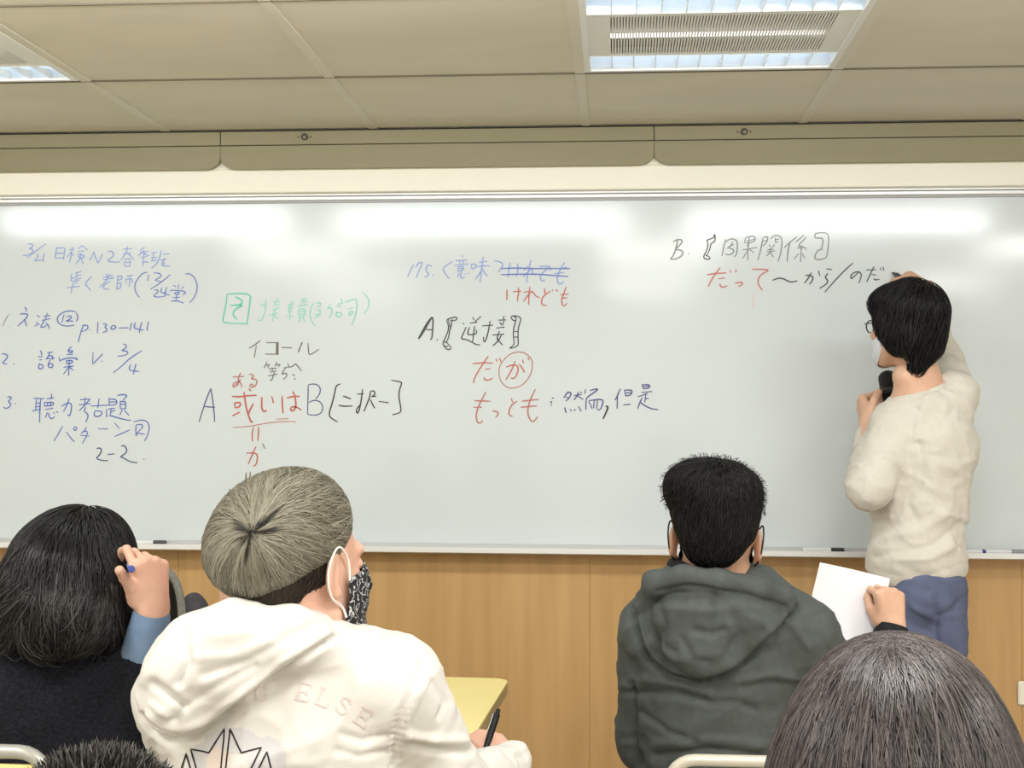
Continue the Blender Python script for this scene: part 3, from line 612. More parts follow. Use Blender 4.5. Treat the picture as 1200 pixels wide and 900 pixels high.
# ---- numpy value noise for cloth relief
def _h(i, j, k):
    n = (i*374761393+j*668265263+k*2147483647) & 0x7fffffff
    n = ((n ^ (n >> 13))*1274126177) & 0x7fffffff
    return ((n ^ (n >> 16)) & 0xffff)/65535.0
def vn(X):
    I = np.floor(X).astype(np.int64); f = X-I; f = f*f*(3-2*f); r = 0
    for a in (0, 1):
        for b in (0, 1):
            for c in (0, 1):
                r = r+_h(I[:, 0]+a, I[:, 1]+b, I[:, 2]+c)*np.where(a, f[:, 0], 1-f[:, 0])*np.where(b, f[:, 1], 1-f[:, 1])*np.where(c, f[:, 2], 1-f[:, 2])
    return r
def folds(amp, freq, direction=(0, 0, 1), stretch=3.0, seed=0):
    """soft ridged wrinkles running across `direction`"""
    d = np.array(direction, float); d /= np.linalg.norm(d)
    def g(P):
        X = P*freq; X = X-(X@d)[:, None]*d*(0)+(X@d)[:, None]*d*(stretch-1)
        X = X+seed*17.3
        wv = vn(X*.6+5.1)
        a = vn(X+wv[:, None]*1.6); b = vn(X*2.3+9.7)
        return amp*((1-np.abs(2*a-1))**2-.4)+amp*.35*((1-np.abs(2*b-1))**2-.4)
    return g
def pxpoly_dist(P, poly):
    x, y = px_of(P); Q = np.stack([x, y], 1); best = np.full(len(P), 1e9)
    for a, b in zip(poly[:-1], poly[1:]):
        a = np.array(a, float); b = np.array(b, float); ab = b-a
        t = np.clip(((Q-a)@ab)/(ab@ab+1e-9), 0, 1); best = np.minimum(best, np.linalg.norm(Q-a-t[:, None]*ab, axis=1))
    return best
def px_of(P):
    q = P-CAM; w = q@CF
    return 600+FP*(q@CR)/w, 450-FP*(q@CU)/w
def seams(lst, f):
    """sculpt grooves (negative) or ridges along lines on the side of the body turned to the room's back"""
    def g(P):
        N = grad(f, P); facing = np.clip(-(N@CF)*2.5, 0, 1); out = np.zeros(len(P))
        for poly, depth, wid in lst:
            out += depth*np.exp(-(pxpoly_dist(P, poly)/wid)**2)
        return out*facing
    return g
def both(*fs): return lambda P: sum(f(P) for f in fs)
def join(*parts):
    V = []; F = []; n = 0
    for v, f in parts: V.append(v); F.append(f+n); n += len(v)
    return np.vstack(V), np.vstack(F)

# ---- head, hand, hair builders
def Rypr(yaw, pitch=0, roll=0):
    """yaw turns the face to the right (+), pitch lifts it (+), roll tips the head to the right (+)"""
    return rot('z', -yaw)@rot('x', pitch)@rot('y', roll)
def head_sdf(fem=False):
    s = S()
    s.ell((0, -.012, .022), (.075, .094, .086), k=.02)
    s.ell((0, .036, -.035), (.060, .056, .070), k=.03)
    s.ell((0, .058, -.088), (.034, .030, .026), k=.03)
    s.cap((-.050, .015, -.070), (-.022, .062, -.098), .018, .014, k=.02).cap((.050, .015, -.070), (.022, .062, -.098), .018, .014, k=.02)
    s.ell((0, .074, .022), (.052, .018, .014), k=.015)
    for x in (-1, 1):
        s.ell((x*.043, .060, -.028), (.024, .020, .018), k=.015)
        s.ell((x*.031, .097, .002), (.015, .014, .010), k=.010, neg=True)
        s.ell((x*.031, .0775, .001), (.0165, .010, .0095), k=.005)
        s.ell((x*.079, -.006, -.014), (.0065, .017, .031), rot('z', x*22)@rot('x', -10), k=.006)
        s.ell((x*.085, -.002, -.010), (.0045, .010, .019), rot('z', x*22)@rot('x', -10), k=.004, neg=True)
        s.ell((x*.078, .002, -.040), (.006, .009, .010), k=.005)
    s.cap((0, .090, .004), (0, .108, -.030), .0065, .0105, k=.010)
    for x in (-1, 1): s.ell((x*.010, .101, -.034), (.007, .009, .006), k=.005)
    s.ell((0, .090, -.061), (.023, .010, .0055), k=.006).ell((0, .088, -.071), (.019, .010, .006), k=.006)
    s.cap((-.02, .099, -.066), (.02, .099, -.066), .002, k=.003, neg=True)
    return s
def hand_sdf(curl=(30, 35, 20), spread=0.0, thumb=(35, 25, 20, 20), left=False, sc_=1.0, idx=None, curls=None):
    """hand in its own frame: wrist at origin, fingers along +Y, back of the hand +Z, thumb on -X for a right hand"""
    s = S(); m = -1 if not left else 1       # thumb side sign
    base = [(m*.029, .086, .002), (m*.0095, .092, .004), (-m*.0105, .088, .003), (-m*.028, .078, -.001)]
    L = [(.042, .025, .020), (.046, .029, .021), (.043, .027, .020), (.034, .020, .018)]
    rr = [.0090, .0092, .0088, .0078]
    s.cap((m*.012, .0, 0), base[0], .0165, .0125, k=.012, sy=1).cap((m*.004, .0, 0), base[1], .0165, .0125, k=.012)
    s.cap((-m*.008, 0, 0), base[2], .016, .012, k=.012).cap((-m*.016, 0, 0), base[3], .0155, .0115, k=.012)
    s.ell((m*.024, .030, -.008), (.014, .030, .014), rot('z', m*-18), k=.012)
    s.cap((0, -.03, 0), (0, .0, 0), .0235, .0225, k=.02)
    for i in range(4):
        cu = (curls[i] if curls else curl)
        p = np.array(base[i]); a = 0.0
        sp = math.radians(spread*(1.5-i)*-m*-1)
        for j in range(3):
            a += math.radians(cu[j])
            d = np.array([math.sin(sp)*math.cos(a), math.cos(sp)*math.cos(a), -math.sin(a)])
            q = p+d*L[i][j]
            r0 = rr[i]*(1-.09*j); s.cap(p, q, r0, r0*.90, k=.0035)
            p = q
    p = np.array([m*.030, .022, -.008]); az, drop, c1, c2 = thumb
    d = np.array([m*math.sin(math.radians(az)), math.cos(math.radians(az)), -math.sin(math.radians(drop))]); d /= np.linalg.norm(d)
    q = p+d*.036; s.cap(p, q, .0145, .0115, k=.012); p = q
    for l, r0, cc in ((.032, .0112, c1), (.026, .0098, c2)):
        d = d+np.array([-m*math.sin(math.radians(cc)), 0.25*math.sin(math.radians(cc)), -math.sin(math.radians(cc))*.4]); d /= np.linalg.norm(d)
        q = p+d*l; s.cap(p, q, r0, r0*.9, k=.004); p = q
    return s
def frame(yaxis, zaxis):
    y = np.array(yaxis, float); y /= np.linalg.norm(y); z = np.array(zaxis, float); z = z-y*(z@y); z /= np.linalg.norm(z)
    x = np.cross(y, z); return np.stack([x, y, z], 1)
def attr_color(o, name, vals):
    a = o.data.attributes.new(name, 'FLOAT', 'POINT'); a.data.foreach_set('value', np.asarray(vals, np.float32))
def strands(name, f, roots, dirs, length, m, parent, steps=10, r=.0007, lift=(.0, .004), seed=1, gravity=0.0, flow=None, clump=0, wave=0.0, offs=None, tip=.25, stop=None, shade=None, stray=0.0, surf=1.0, grow=None):
    """hair strands that hug the solid f: every strand a thin tapering tube with its own depth and shade"""
    rng = np.random.default_rng(seed); n = len(roots)
    off = rng.uniform(lift[0], lift[1], n) if offs is None else offs
    p = roots-grad(f, roots)*(f(roots))[:, None]; 
    p = p+grad(f, p)*off[:, None]
    d = dirs/(np.linalg.norm(dirs, axis=1, keepdims=True)+1e-9)
    L = np.broadcast_to(length, (n,))*rng.uniform(.82, 1.1, n); st = (L/steps)[:, None]
    pts = [p.copy()]; nr = [grad(f, p)]; ph = rng.uniform(0, 6.28, n)
    jit = rng.normal(0, 1, (n, 3))*.09
    alive = np.ones(n, bool)
    for i in range(steps):
        g = grad(f, p)
        if flow is not None: d = d*.55+flow(p)*.45
        d = d+np.array([0, 0, -1.0])*gravity+jit*(.5+stray*i/steps)
        if wave: d = d+np.cross(g, d)*(wave*np.sin(ph+i*1.1))[:, None]
        d = d-g*(d*g).sum(1)[:, None]*surf; d /= np.linalg.norm(d, axis=1, keepdims=True)+1e-9
        q = p+d*st
        gd = f(q); tgt = off+(grow*i/steps if grow else 0)
        corr = np.where(gd < tgt, (tgt-gd), (tgt-gd)*surf)
        q = q+grad(f, q)*corr[:, None]
        if stop is not None:
            alive &= ~stop(q); q = np.where(alive[:, None], q, p+d*1e-5)
        p = q; pts.append(p.copy()); nr.append(g)
    P = np.stack(pts, 1); Nn = np.stack(nr, 1); T = np.gradient(P, axis=1); T /= np.linalg.norm(T, axis=2, keepdims=True)+1e-9
    B = np.cross(T, Nn); B /= np.linalg.norm(B, axis=2, keepdims=True)+1e-9; Nn = np.cross(B, T)
    tt = np.linspace(0, 1, steps+1); rad = r*np.where(tt < .7, 1, 1-(tt-.7)/.3*(1-tip))
    rad = rad[None, :, None]*rng.uniform(.7, 1.35, n)[:, None, None]
    ring = [P+B*rad*1.5-Nn*rad*.3, P+Nn*rad*.9, P-B*rad*1.5-Nn*rad*.3]
    V = np.stack(ring, 2).reshape(-1, 3)
    k = steps+1; base = (np.arange(n)*k*3)[:, None, None]; s_ = (np.arange(steps)*3)[None, :, None]
    F = []
    for a in range(3):
        b = (a+1) % 3
        q = np.stack([a+s_+base, b+s_+base, b+3+s_+base, a+3+s_+base], -1).reshape(-1, 4); F.append(q)
    F = np.vstack(F)
    o = mobj(name, V, F, m, parent)
    sh = rng.uniform(0, 1, n) if shade is None else shade(P[:, 0], rng)
    attr_color(o, 'shade', np.repeat(sh, k*3))
    attr_color(o, 'along', np.tile(np.repeat(tt, 3), n))
    return o
def hair_mat(name, cols, rough=.35, root=None, spec=.5):
    """colour by strand; optional dark roots near the scalp end of each strand"""
    m = mat(name, cols[0], rough, spec=spec); nt = m.node_tree; b = nt.nodes['Principled BSDF']
    at = nt.nodes.new('ShaderNodeAttribute'); at.attribute_name = 'shade'
    cr = nt.nodes.new('ShaderNodeValToRGB'); e = cr.color_ramp.elements
    while len(e) < len(cols): e.new(.5)
    for i, c in enumerate(cols): e[i].position = i/(len(cols)-1); e[i].color = (*c, 1)
    nt.links.new(at.outputs['Fac'], cr.inputs[0]); out = cr.outputs[0]
    if root:
        a2 = nt.nodes.new('ShaderNodeAttribute'); a2.attribute_name = 'along'
        c2 = nt.nodes.new('ShaderNodeValToRGB'); c2.color_ramp.elements[0].position = root[1]; c2.color_ramp.elements[1].position = root[2]
        mx = nt.nodes.new('ShaderNodeMix'); mx.data_type = 'RGBA'; mx.inputs[6].default_value = (*root[0], 1)
        nt.links.new(a2.outputs['Fac'], c2.inputs[0]); nt.links.new(c2.outputs[0], mx.inputs[0]); nt.links.new(out, mx.inputs[7]); out = mx.outputs[2]
    nt.links.new(out, b.inputs['Base Color'])
    return m
def fib(n, seed=0):
    i = np.arange(n)+.5; ph = np.arccos(1-2*i/n); th = math.pi*(1+5**.5)*i+seed
    return np.stack([np.cos(th)*np.sin(ph), np.sin(th)*np.sin(ph), np.cos(ph)], 1)
def on_surface(f, c, dirs, rmax=.35):
    """points of solid f seen from inside point c along dirs"""
    lo = np.zeros(len(dirs)); hi = np.full(len(dirs), rmax)
    for _ in range(22):
        mid = (lo+hi)/2; inside = f(c+dirs*mid[:, None]) < 0
        lo = np.where(inside, mid, lo); hi = np.where(inside, hi, mid)
    return c+dirs*lo[:, None]
# ================================================================ people
def skin(name, c, c2):
    m = mat(name, c, .5); noisy(m, c, c2, 14, detail=5)
    b = m.node_tree.nodes['Principled BSDF']; b.inputs['Subsurface Weight'].default_value = .12
    b.inputs['Subsurface Radius'].default_value = (.012, .005, .003); return m
m_skin = skin('skin_warm', (.68, .42, .29), (.62, .36, .24))
m_skin2 = skin('skin_pink', (.74, .45, .33), (.66, .37, .27))
m_eye = mat('eye', (.55, .52, .5), .2); m_iris = mat('iris', (.02, .012, .01), .15)
def cloth(name, c1, c2, scale=30, rough=.85, bump=.15, bscale=500, sheen=0.0):
    m = mat(name, c1, rough, spec=.25, sheen=sheen); return noisy(m, c1, c2, scale, detail=5, bump=bump, bscale=bscale)
m_lace = mat('dark_canvas', (.03, .03, .035), .7)
def person(label, at, grp=None):
    return tag(empty('person', at), label, 'person', grp)
def build_head(root, R, t, sc_, skinm, neck=None, h=.0034, eyes=True):
    f = head_sdf().moved(R, t, sc_)
    nk = t+A_(0, -.035, -.145)*sc_ if neck is None else np.array(neck, float)
    f.cap(R@A_(0, -.018, -.045)*sc_+t, nk, .0475*sc_, .054*sc_, k=.025, sy=.95)
    P, F = mesh_sdf(f, h)
    return f, P, F
def add_eyes(root, R, t, sc_):
    for x in (-1, 1):
        c = R@A_(x*.031, .0845, .001)*sc_+t
        s = S().ell(c, (.0062*sc_,)*3, k=.001)
        V = fib(60)*.0066*sc_; 
        mb = MB(); n = 10; m = 14
        vv = [c+R@A_(.0068*sc_*math.sin(math.pi*i/n)*math.cos(2*math.pi*j/m), .0068*sc_*math.cos(math.pi*i/n), .0068*sc_*math.sin(math.pi*i/n)*math.sin(2*math.pi*j/m)) for i in range(n+1) for j in range(m)]
        ff = [(i*m+j, i*m+(j+1) % m, (i+1)*m+(j+1) % m, (i+1)*m+j) for i in range(n) for j in range(m)]
        mobj('eye', vv, ff, [m_iris, m_eye], root, mi=[0 if i < 3 else 1 for i in range(n) for j in range(m)])
def mask_part(root, R, t, sc_, m, m_loop, bulge=0.004, grp=None):
    f = S().ell((0, .030, -.045), (.064, .064, .076), k=.02).cap((0, .094, .0), (0, .112, -.032), .010, .012, k=.022).ell((0, .066, -.092), (.036, .032, .028), k=.025)
    nu, nv = 28, 16; V = []
    dirs = []; cs = []
    for i in range(nu+1):
        for j in range(nv+1):
            u = -1+2*i/nu; v = j/nv
            a = u*math.radians(74); zt = .000-.020*abs(u)**1.6; zb = -.126+.050*abs(u)**2.0
            z = zt+(zb-zt)*v; cs.append((0, .01, z*.55-.02)); d = A_(math.sin(a), math.cos(a), (z*.45+.02)*6); d = A_(math.sin(a), math.cos(a), (z-(z*.55-.02))/.085); dirs.append(d/np.linalg.norm(d))
    P = on_surface(f, np.array(cs), np.array(dirs), .2)
    N = grad(f, P)
    pl = np.array([.0012*math.sin(j/nv*math.pi*6) for i in range(nu+1) for j in range(nv+1)])
    o1 = P+N*(bulge+pl)[:, None]; o2 = P+N*(bulge-.0012+pl)[:, None]
    q = [(i*(nv+1)+j, (i+1)*(nv+1)+j, (i+1)*(nv+1)+j+1, i*(nv+1)+j+1) for i in range(nu) for j in range(nv)]
    n = len(P); rim = [i*(nv+1) for i in range(nu+1)]+[nu*(nv+1)+j for j in range(1, nv+1)]+[i*(nv+1)+nv for i in range(nu-1, -1, -1)]+[j for j in range(nv-1, 0, -1)]
    F = q+[tuple(x+n for x in p)[::-1] for p in q]+[(a+n, b+n, b, a) for a, b in zip(rim, rim[1:]+rim[:1])]
    V = np.vstack([o1, o2])@R.T*sc_+t
    mk = mobj('face_mask', V, F, m, root)
    for s in (-1, 1):
        a = o1[(0 if s < 0 else nu)*(nv+1)+1]; b = o1[(0 if s < 0 else nu)*(nv+1)+nv-1]
        e = [a, A_(s*.076, .022, .006), A_(s*.086, -.004, .022), A_(s*.0885, -.020, .004), A_(s*.086, -.022, -.022), A_(s*.080, -.008, -.046), A_(s*.070, .02, -.058), b]
        e = cr(e, 5)
        MB().tube([R@p*sc_+t for p in e], .0016*sc_, 8).build('ear_loop', m_loop, mk, smooth=True)
    return mk
def cr(P, n=6, closed=False):
    """Catmull-Rom through points"""
    P = [np.array(p, float) for p in P]; out = []
    m = len(P)
    for i in range(m-1 if not closed else m):
        p0, p1, p2, p3 = (P[i-1] if i > 0 or closed else P[0]), P[i], P[(i+1) % m], (P[(i+2) % m] if closed or i+2 < m else P[-1])
        for k in range(n):
            t = k/n; out.append(.5*((2*p1)+(-p0+p2)*t+(2*p0-5*p1+4*p2-p3)*t*t+(-p0+3*p1-3*p2+p3)*t**3))
    if not closed: out.append(P[-1])
    return out
def place_hand(wrist, yax, zax, sc_=1.0, **kw):
    return hand_sdf(**kw).moved(frame(yax, zax), np.array(wrist, float), sc_)
def legs_seated(root, c, fwd=.42, m=None, m_shoe=None, hipz=.50, spread=.10, thick=1.0, body=None):
    """hips, thighs, shins and shoes of a seated figure whose pelvis sits at c"""
    x, y, _ = c; s = S()
    s.ell((x, y, hipz+.04), (.165*thick, .13, .11), k=.04)
    for d in (-1, 1):
        s.chain([(x+d*.085, y+.02, hipz), (x+d*spread*1.05, y+fwd-.01, hipz+.02), (x+d*spread, y+fwd+.03, .10)], [.085*thick, .066, .054], k=.03)
    P, F = mesh_sdf(s, .011, disp=folds(.004, 14, (0, 0, 1), 2, seed=int(x*10) % 7))
    mobj('trousers', P, F, m, root)
    for d in (-1, 1): shoe(root, (x+d*spread, y+fwd+.03, 0), m_shoe or m_lace)
def shoe(root, p, m, yaw=0):
    x, y, z = p; q = S()
    q.ell((0, 0, .055), (.040, .055, .045), k=.02).ell((0, .07, .038), (.045, .085, .034), k=.03).ell((0, .02, .025), (.044, .11, .024), k=.02)
    q = q.moved(rot('z', yaw), A_(x, y, z)); P, F = mesh_sdf(q, .008)
    P[:, 2] = np.maximum(P[:, 2], z+.002)
    mobj('shoe', P, F, m, root)
def core(head_t, hip, sh_l, sh_r):
    """hidden trunk under the clothes, part of the continuous body"""
    s = S(); mid = (np.array(sh_l)+np.array(sh_r))/2; hip = np.array(hip, float)
    s.cap(sh_l, sh_r, .045, k=.03).cap(mid, hip, .09, .10, k=.05, sy=.7).cap(mid, np.array(head_t)+A_(0, -.01, -.13), .035, k=.03)
    return s
def decal_setup(o):
    from mathutils.bvhtree import BVHTree
    me = o.data; vs = [v.co.copy() for v in me.vertices]; ps = [tuple(p.vertices) for p in me.polygons]
    t = BVHTree.FromPolygons(vs, ps)
    def hit(px, py, lift=.0012):
        d = CF+CR*((px-600)/FP)+CU*((450-py)/FP); d = Vector(d/np.linalg.norm(d))
        r = t.ray_cast(Vector(CAM), d)
        if r[0] is None: return None
        n = r[1]; n = n if n.dot(d) < 0 else -n
        return np.array(r[0]+n*lift), np.array(n)
    return hit
def decal_line(hit, polys, wpx, name, m, parent):
    V = []; F = []
    for poly in polys:
        P = []
        for a, b in zip(poly[:-1], poly[1:]):
            n = max(1, int(math.hypot(b[0]-a[0], b[1]-a[1])/2.0))
            for k in range(n): P.append((a[0]+(b[0]-a[0])*k/n, a[1]+(b[1]-a[1])*k/n))
        P.append(poly[-1]); P = np.array(P); T = np.gradient(P, axis=0); T /= np.linalg.norm(T, axis=1, keepdims=True)+1e-9
        N = np.stack([-T[:, 1], T[:, 0]], 1)*wpx/2
        prev = None
        for p, n in zip(P, N):
            a, b = hit(*(p+n)), hit(*(p-n))
            if a is None or b is None or np.linalg.norm(a[0]-b[0]) > .02: prev = None; continue
            V += [a[0], b[0]]; cur = len(V)-2
            if prev is not None: F.append((prev, cur, cur+1, prev+1))
            prev = cur
    return mobj(name, V, F, m, parent)
def decal_fill(hit, inside, x0, x1, y0, y1, step, name, m, parent, lift=.0005):
    V = []; F = []; g = {}
    nx, ny = int((x1-x0)/step)+1, int((y1-y0)/step)+1
    for i in range(nx):
        for j in range(ny):
            x, y = x0+i*step, y0+j*step
            if inside(x, y):
                h = hit(x, y, lift)
                if h is not None: g[i, j] = len(V); V.append(h[0])
    for (i, j) in list(g):
        q = [(i, j), (i+1, j), (i+1, j+1), (i, j+1)]
        if all(k in g for k in q): F.append(tuple(g[k] for k in q))
    return mobj(name, V, F, m, parent)

m_hairblack = hair_mat('black_hair', [(.006, .006, .006), (.014, .013, .013), (.022, .020, .020)], .36, spec=.2)
m_hairbase = mat('hair_base_black', (.004, .004, .004), .6, spec=.12)

# ---------------------------------------------------------------- the teacher
def teacher():
    hip = W(1082, 690, 3.47)
    root = person('teacher in cream sweatshirt and slate blue trousers writing on the whiteboard with a microphone', (hip[0], hip[1], 0))
    R = Rypr(-36, 2, 0); t = W(1061, 381, 3.46); sc_ = .905
    f, Ph, Fh = build_head(root, R, t, sc_, m_skin, neck=W(1087, 462, 3.475))
    # hands
    wl = W(1018, 499, 3.545)
    hl = place_hand(wl, (-.05, .78, .62), (-1, .0, .0), .95, curls=[(62, 62, 35), (66, 62, 35), (70, 62, 35), (74, 60, 35)], thumb=(38, 20, 28, 24), left=True)
    wr = W(1086, 338, 3.785)
    hr = place_hand(wr, (-.84, .10, .50), (.05, -.75, .66), .74, curls=[(38, 38, 12), (55, 50, 30), (70, 60, 35), (75, 65, 35)], thumb=(28, 18, 22, 18))
    parts = [(Ph, Fh)]
    for s_, wv, dr in ((hl, wl, None), (hr, wr, None)):
        parts.append(mesh_sdf(s_, .0022))
    shl, shr = W(1050, 500, 3.46), W(1116, 466, 3.49)
    el, er = W(1018, 570, 3.38), W(1109, 430, 3.65)
    c = core(t, hip+A_(0, 0, .1), shl, shr); c.chain([shl, el, wl], [.04, .036, .024], k=.02).chain([shr, er, wr], [.04, .036, .024], k=.02)
    for d, (kx, ax_) in ((-1, (1083, 1086)), (1, (1104, 1106))):
        hx = hip+A_(d*.06, 0, -.03); kn = A_(hx[0]+d*.0, hip[1]+.02, .50); an = A_(hx[0]+d*.01, hip[1]+.01, .09)
        c.chain([hx, kn, an], [.05, .04, .03], k=.03)
    parts.append(mesh_sdf(c, .010))
    P, F = join(*parts); mobj('body', P, F, m_skin, root)
    add_eyes(root, R, t, sc_)
    # sweatshirt
    m_sw = cloth('cream_sweatshirt_fleece', (.65, .61, .535), (.62, .58, .50), 160, .95, .2, 700, sheen=.15)
    s = S()
    s.ell(W(1080, 474, 3.475), (.078, .072, .040), k=.03)
    s.ell(W(1081, 525, 3.475), (.135, .105, .130), k=.04)
    s.ell(W(1077, 590, 3.475), (.122, .102, .140), k=.05)
    s.ell(W(1073, 655, 3.475), (.124, .108, .100), k=.05)
    s.cap(W(1060, 492, 3.46), shl, .050, .058, k=.03).cap(shl, el, .058, .052, k=.025).cap(el, W(1019, 512, 3.53), .052, .034, k=.02)
    s.cap(W(1098, 478, 3.475), shr, .052, .058, k=.035).cap(shr, er, .058, .049, k=.03).cap(er, W(1084, 358, 3.755), .047, .028, k=.02)
    hem_z = W(1075, 691, 3.44)[2]
    sm = seams([([(1058, 470), (1075, 467), (1095, 458), (1108, 446)], -.002, 2.2),
                ([(1052, 600), (1062, 585), (1075, 562), (1080, 545), (1076, 520)], -.009, 5), ([(1072, 606), (1064, 590), (1080, 568)], -.006, 4),
                ([(1018, 640), (1045, 628), (1080, 622), (1110, 600)], .006, 6), ([(1025, 652), (1060, 648), (1095, 640), (1122, 615)], -.007, 5),
                ([(1050, 655), (1085, 655), (1118, 640)], .006, 4), ([(1075, 500), (1080, 480), (1098, 462)], .004, 4),
                ([(1072, 478), (1090, 496), (1100, 500), (1112, 488), (1118, 474)], -.003, 3), ([(1068, 500), (1064, 530), (1068, 560)], -.006, 4),
                ([(1122, 640), (1128, 600), (1122, 560)], -.004, 5),
                ([(1016, 664), (1040, 672), (1080, 677), (1130, 660)], -.002, 1.8)], s)
    P, F = mesh_sdf(s, .006, clip=(A_(-9, -9, hem_z), A_(9, 9, 9)), disp=both(sm, folds(.008, 9, (.5, .2, 1), 1.9, 3), folds(.003, 20, (.5, 0, 1), 1.6, 8)))
    mobj('sweatshirt', P, F, m_sw, root)
    # ribbed neckband
    nc = W(1082, 458, 3.475); dd = []
    for a in np.linspace(0, 2*math.pi, 40, endpoint=False):
        d = A_(math.cos(a), math.sin(a), .36*math.cos(a)-.10*math.sin(-a)); dd.append(d/np.linalg.norm(d))
    nb = on_surface(f, nc, np.array(dd), .16); nb = nb+np.array(dd)*.003
    MB().tube(list(nb)+[nb[0]], .008, 10).build('neckband', m_sw, root, smooth=True)
    # trousers
    m_tr = cloth('slate_blue_trousers', (.125, .145, .235), (.10, .115, .19), 25, .9, .2, 300)
    q = S(); q.ell(hip+A_(-.004, 0, .0), (.108, .105, .10), k=.04)
    for d in (-1, 1):
        a = hip+A_(d*.042-.004, -.01, -.05)
        q.chain([a, A_(a[0]+d*.003, hip[1]+.02, .50), A_(a[0]+d*.012, hip[1]+.01, .06)], [.068, .060, .052], k=.016)
    sm2 = seams([([(1097, 700), (1099, 730), (1097, 770)], -.012, 3.0), ([(1070, 712), (1090, 722), (1100, 726)], .006, 3.5), ([(1100, 722), (1115, 716), (1128, 700)], -.006, 3), ([(1072, 735), (1088, 740)], -.005, 3)], q)
    P, F = mesh_sdf(q, .008, clip=(A_(-9, -9, .02), A_(9, 9, hem_z+.05)), disp=both(sm2, folds(.006, 10, (.2, .2, 1), 2.0, 6)))
    mobj('trousers', P, F, m_tr, root)
    for d in (-1, 1): shoe(root, (hip[0]+d*.062, hip[1]+.02, 0), mat('white_trainer', (.6, .6, .58), .6), 8*d)
    # hair
    h = S(); h.ell((0, -.022, .036), (.089, .106, .092), k=.02).ell((0, .045, .062), (.074, .060, .044), k=.03).ell((0, -.070, -.035), (.066, .042, .062), k=.03)
    h.ell((-.068, .008, .0), (.020, .036, .042), k=.02).ell((.068, .008, .0), (.020, .036, .042), k=.02).ell((-.058, -.034, -.040), (.028, .046, .046), k=.025).ell((.050, -.034, -.040), (.028, .046, .046), k=.025).cap((-.004, -.066, -.07), (-.010, -.052, -.116), .042, .022, k=.02, sy=.7)
    h.ell((0, .135, -.050), (.072, .078, .078), k=.012, neg=True)
    hw = h.moved(R, t, sc_)
    P, F = mesh_sdf(hw, .0045); hb = mobj('hair', P, F, m_hairbase, root)
    D = fib(2600)@np.eye(3); c0 = R@A_(0, -.015, .02)+t
    roots = on_surface(hw, c0, D); loc = (roots-t)@R
    keep = (hw(roots+D*.004) > 0) & ~((loc[:, 1] > .045) & (loc[:, 2] < .035)) & (loc[:, 2] > -.11)
    roots = roots[keep]; wh = R@A_(.01, -.075, .095)+t
    strands('strands', hw, roots, roots-wh+np.array([0, 0, -.02]), .045, m_hairblack, hb, 7, .0010, (-.001, .006), 3, gravity=.25, stray=.5, surf=.85)
    # glasses
    m_gl = mat('black_acetate', (.01, .01, .01), .25)
    g = tag(empty('glasses', t), 'thin black framed glasses worn by the teacher', 'glasses')
    G = lambda *p: R@A_(*p)*sc_+t
    ml = mat('clear_lens', (.97, .98, 1), .02, trans=1.0); ml.node_tree.nodes['Principled BSDF'].inputs['IOR'].default_value = 1.01
    for s_ in (-1, 1):
        ring = [G(s_*(.031+.0225*math.cos(a)), .108-.012*(.031+.0225*math.cos(a))/.05, -.004+.0175*math.sin(a)) for a in np.linspace(0, 2*math.pi, 25)]
        MB().tube(ring, .0017, 8).build('rim', m_gl, g, smooth=True)
        MB().add([r for r in ring[:-1]], [tuple(range(24))]).build('lens', ml, g)
        MB().tube(cr([G(*p) for p in ((s_*.0535, .096, .002), (s_*.072, .08, .003), (s_*.0775, .03, .004), (s_*.081, .0, -.002), (s_*.080, -.012, -.022))], 5), .0015, 8).build('temple', m_gl, g, smooth=True)
    MB().tube(cr([G(*p) for p in ((-.009, .106, .002), (0, .112, .005), (.009, .106, .002))], 4), .0015, 8).build('bridge', m_gl, g, smooth=True)
    mask_part(root, R, t, sc_, mat('white_mask_paper', (.70, .72, .78), .8), mat('white_elastic', (.8, .8, .8), .7))
    # microphone
    m0, m1 = W(1043.5, 484, 3.60), W(1040.5, 445, 3.565)
    mic = tag(empty('microphone', m0), 'black handheld microphone held at the teacher\'s mask', 'microphone')
    dz = (m1-m0)/np.linalg.norm(m1-m0)
    MB().tube([m0-dz*.085, m0-dz*.08, m0+dz*.03, m0+dz*.066], [.010, .012, .0165, .019], 20).build('handle', m_black, mic, smooth=True)
    MB().tube([m1-dz*.020, m1-dz*.019, m1-dz*.010, m1-dz*.009], [.019, .0235, .0235, .021], 20).build('collar', mat('charcoal_ring', (.05, .05, .055), .4, .5), mic, smooth=True)
    m_mesh = mat('black_wire_mesh', (.02, .02, .02), .5, .6); noisy(m_mesh, (.03, .03, .03), (.005, .005, .005), 600, bump=.6, bscale=900)
    MB().tube([m1+dz*a for a in (-.010, 0, .01, .018, .023, .0252)], [.0225, .0248, .0235, .018, .010, .002], 20).build('grille', m_mesh, mic, smooth=True)
    # marker in the writing hand
    a, b = W(1045, 319, 3.853), W(1068, 333, 3.775)
    mk = tag(empty('whiteboard_marker', a), 'black whiteboard marker writing on the board in the teacher\'s right hand', 'marker pen')
    d = (b-a)/np.linalg.norm(b-a)
    MB().tube([a+d*.003, a+d*.012], [.0022, .003], 10).build('nib', m_black, mk, smooth=True)
    MB().tube([a+d*.012, a+d*.022, a+d*.024, a+d*.115], [.0045, .0062, .0078, .0078], 16).build('barrel', mat('marker_black', (.03, .03, .03), .35), mk, smooth=True)
teacher()

